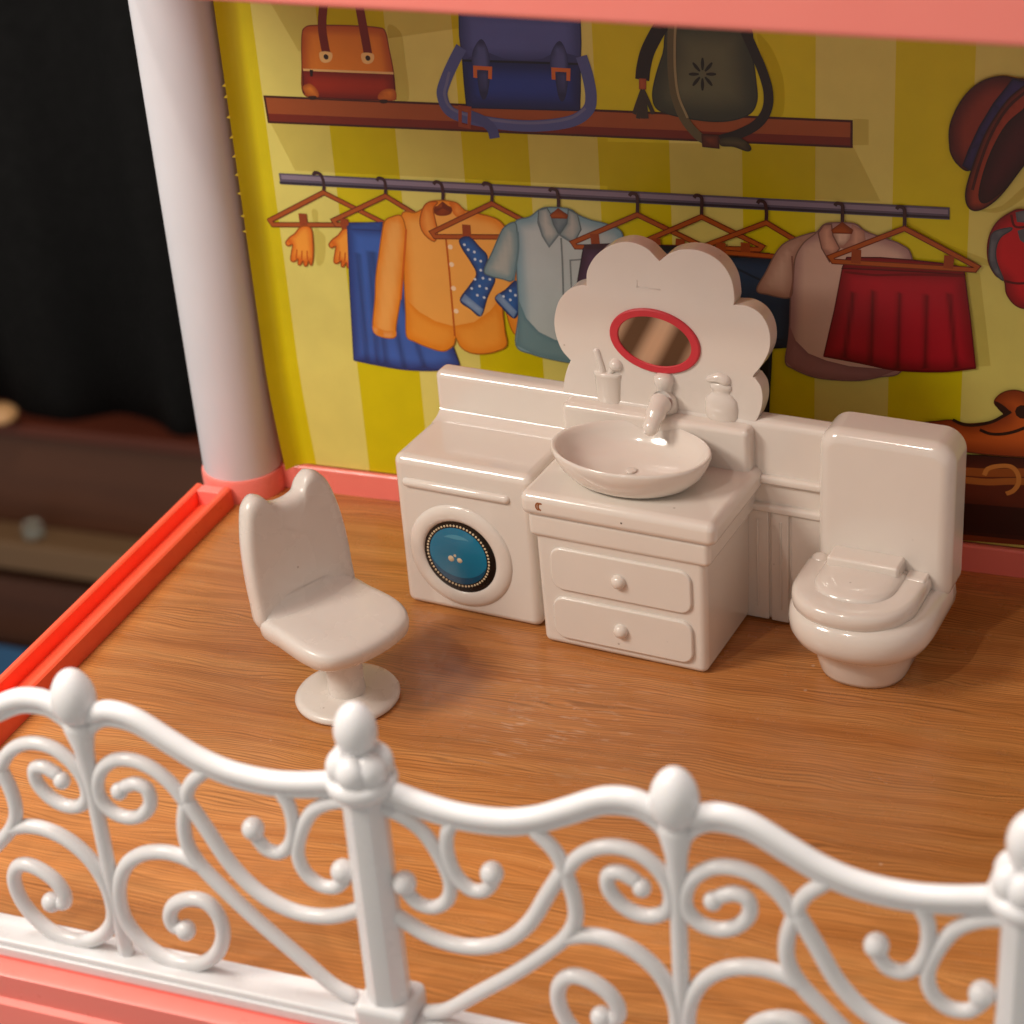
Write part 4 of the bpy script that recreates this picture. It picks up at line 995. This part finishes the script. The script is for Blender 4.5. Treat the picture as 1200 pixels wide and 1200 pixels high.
def post(x):
    pr_ = []
    n = 8; V, Fc = [], []
    for z, r in ((0.15, 0.365), (0.9, 0.36), (4.75, 0.345), (4.9, 0.345)):
        for k in range(n * 2):
            a = 2 * math.pi * k / (n * 2) + R(11.25); rr = r if k % 2 else r * 0.965
            V.append((x + rr * math.cos(a), FY + rr * math.sin(a), z))
    m_ = n * 2
    for i in range(3):
        for k in range(m_): Fc.append((i * m_ + k, i * m_ + (k + 1) % m_, (i + 1) * m_ + (k + 1) % m_, (i + 1) * m_ + k))
    po = fixn('post', (V, Fc), WR, rail, 15)
    link_bm('post_foot', bm_rbox(x - 0.48, x + 0.48, FY - 0.45, FY + 0.45, 0.1, 0.62, 0.14, 4), WR, po, 60, True)
    g = [lathe_geo([(0.36, 4.62), (0.46, 4.70), (0.545, 4.80), (0.565, 4.90), (0.53, 5.0), (0.42, 5.06), (0.2, 5.1)], (x, FY, 0), 32)]
    for k in range(6):
        a = 2 * math.pi * (k + 0.5) / 6
        g.append(egg_geo((x + 0.25 * math.cos(a), FY + 0.25 * math.sin(a), 5.20), 0.275, 0.30, 16, 10, 0.1))
    fixn('post_cap', merge(*g), WR, po, 60)
    fixn('egg_finial', egg_geo((x, FY, 5.82), 0.335, 0.46, 24, 14, 0.08), WR, po, 60)
stem(X_S); half_panel(X_S, 1); half_panel(X_S, -1)
post(X_P)
stem(X_S + 2 * HALF); half_panel(X_S + 2 * HALF, -1); half_panel(X_S + 2 * HALF, 1)
post(X_P + 2 * HALF)
rbox('base_strip', 0.9, 21.2, -16.68, -16.02, 0.02, 0.26, WR, rail, 0.06, 3)
rbox('base_flange', 0.9, 21.2, -16.74, -16.68, -0.05, 0.14, WR, rail, 0.02, 2)

# ================================================================== blurred shop background
def far(p, k=1.5):
    return tuple(CAM[i] + (p[i] - CAM[i]) * k for i in range(3))
def fbox(name, x0, x1, y0, y1, z0, z1, mat, parent, r):
    a = far((x0, y0, z0)); b = far((x1, y1, z1))
    return rbox(name, a[0], b[0], a[1], b[1], a[2], b[2], mat, parent, r, 2)
zs = np.linspace(-28.2, 40, 4)
xs = np.linspace(-120, 40, 321)
V = [far((x, 52 + 0.9 * math.sin(x * 0.75 + 0.6 * math.sin(x * 0.21)) + 0.15 * math.sin(x * 1.7 + 1), z)) for z in zs for x in xs]
n = len(xs)
Fc = [(i * n + k, i * n + k + 1, (i + 1) * n + k + 1, (i + 1) * n + k) for i in range(len(zs) - 1) for k in range(n - 1)]
cu = link_mesh('curtain', V, Fc, 'curtain', None, 60)
md = cu.modifiers.new('thickness', 'SOLIDIFY'); md.thickness = 0.003
cu['label'] = 'black folded curtain hanging behind the dollhouse'; cu['category'] = 'curtain'
cb = thing('wooden_cabinet', 'brown wooden cabinet below the black curtain, out of focus', 'cabinet', far((-45, 58, -75)))
fbox('cabinet_body', -120, 30, 51, 75, -75, -28.4, 'cab_dark', cb, 0.5)
fbox('top_board', -120, 30, 50.2, 76, -29.0, -28.2, 'cab_red', cb, 0.3)
fbox('shelf_board', -120, 30, 48.5, 50.9, -37.4, -35.4, 'cab_light', cb, 0.3)
fbox('lower_drawer', -120, 30, 49.4, 50.9, -43.5, -38.6, 'cab_dark', cb, 0.3)
fbox('dark_gap', -120, 30, 47.4, 50.9, -75, -45.5, 'curtain', cb, 0.3)  # near-black box painted in place of the dark gap below the cabinet
bb = fbox('blue_tray', -62, -41.5, 44, 48, -44.2, -42.6, 'blue', None, 0.4)
bb['label'] = 'blurred blue tray in front of the brown cabinet'; bb['category'] = 'tray'
jc = far((-45.2, 49.4, -35.3))
j = fixn('glass_jar', lathe_geo([(0.7, 0.0), (0.95, 0.15), (1.0, 0.9), (0.75, 1.2), (0.75, 1.45), (0.02, 1.5)], jc, 28), 'glass', None)
j['label'] = 'small blurred clear glass jar on the cabinet ledge'; j['category'] = 'jar'
kn = fixn('light_blob', egg_geo(far((-45.9, 49.6, -27.2)), 1.5, 0.8), 'glow_cream', None)  # cream egg painted like a blurred warm light, emits nothing
kn['label'] = 'small cream blob standing for a blurred warm light at the curtain foot by the left edge'; kn['category'] = 'light blob'
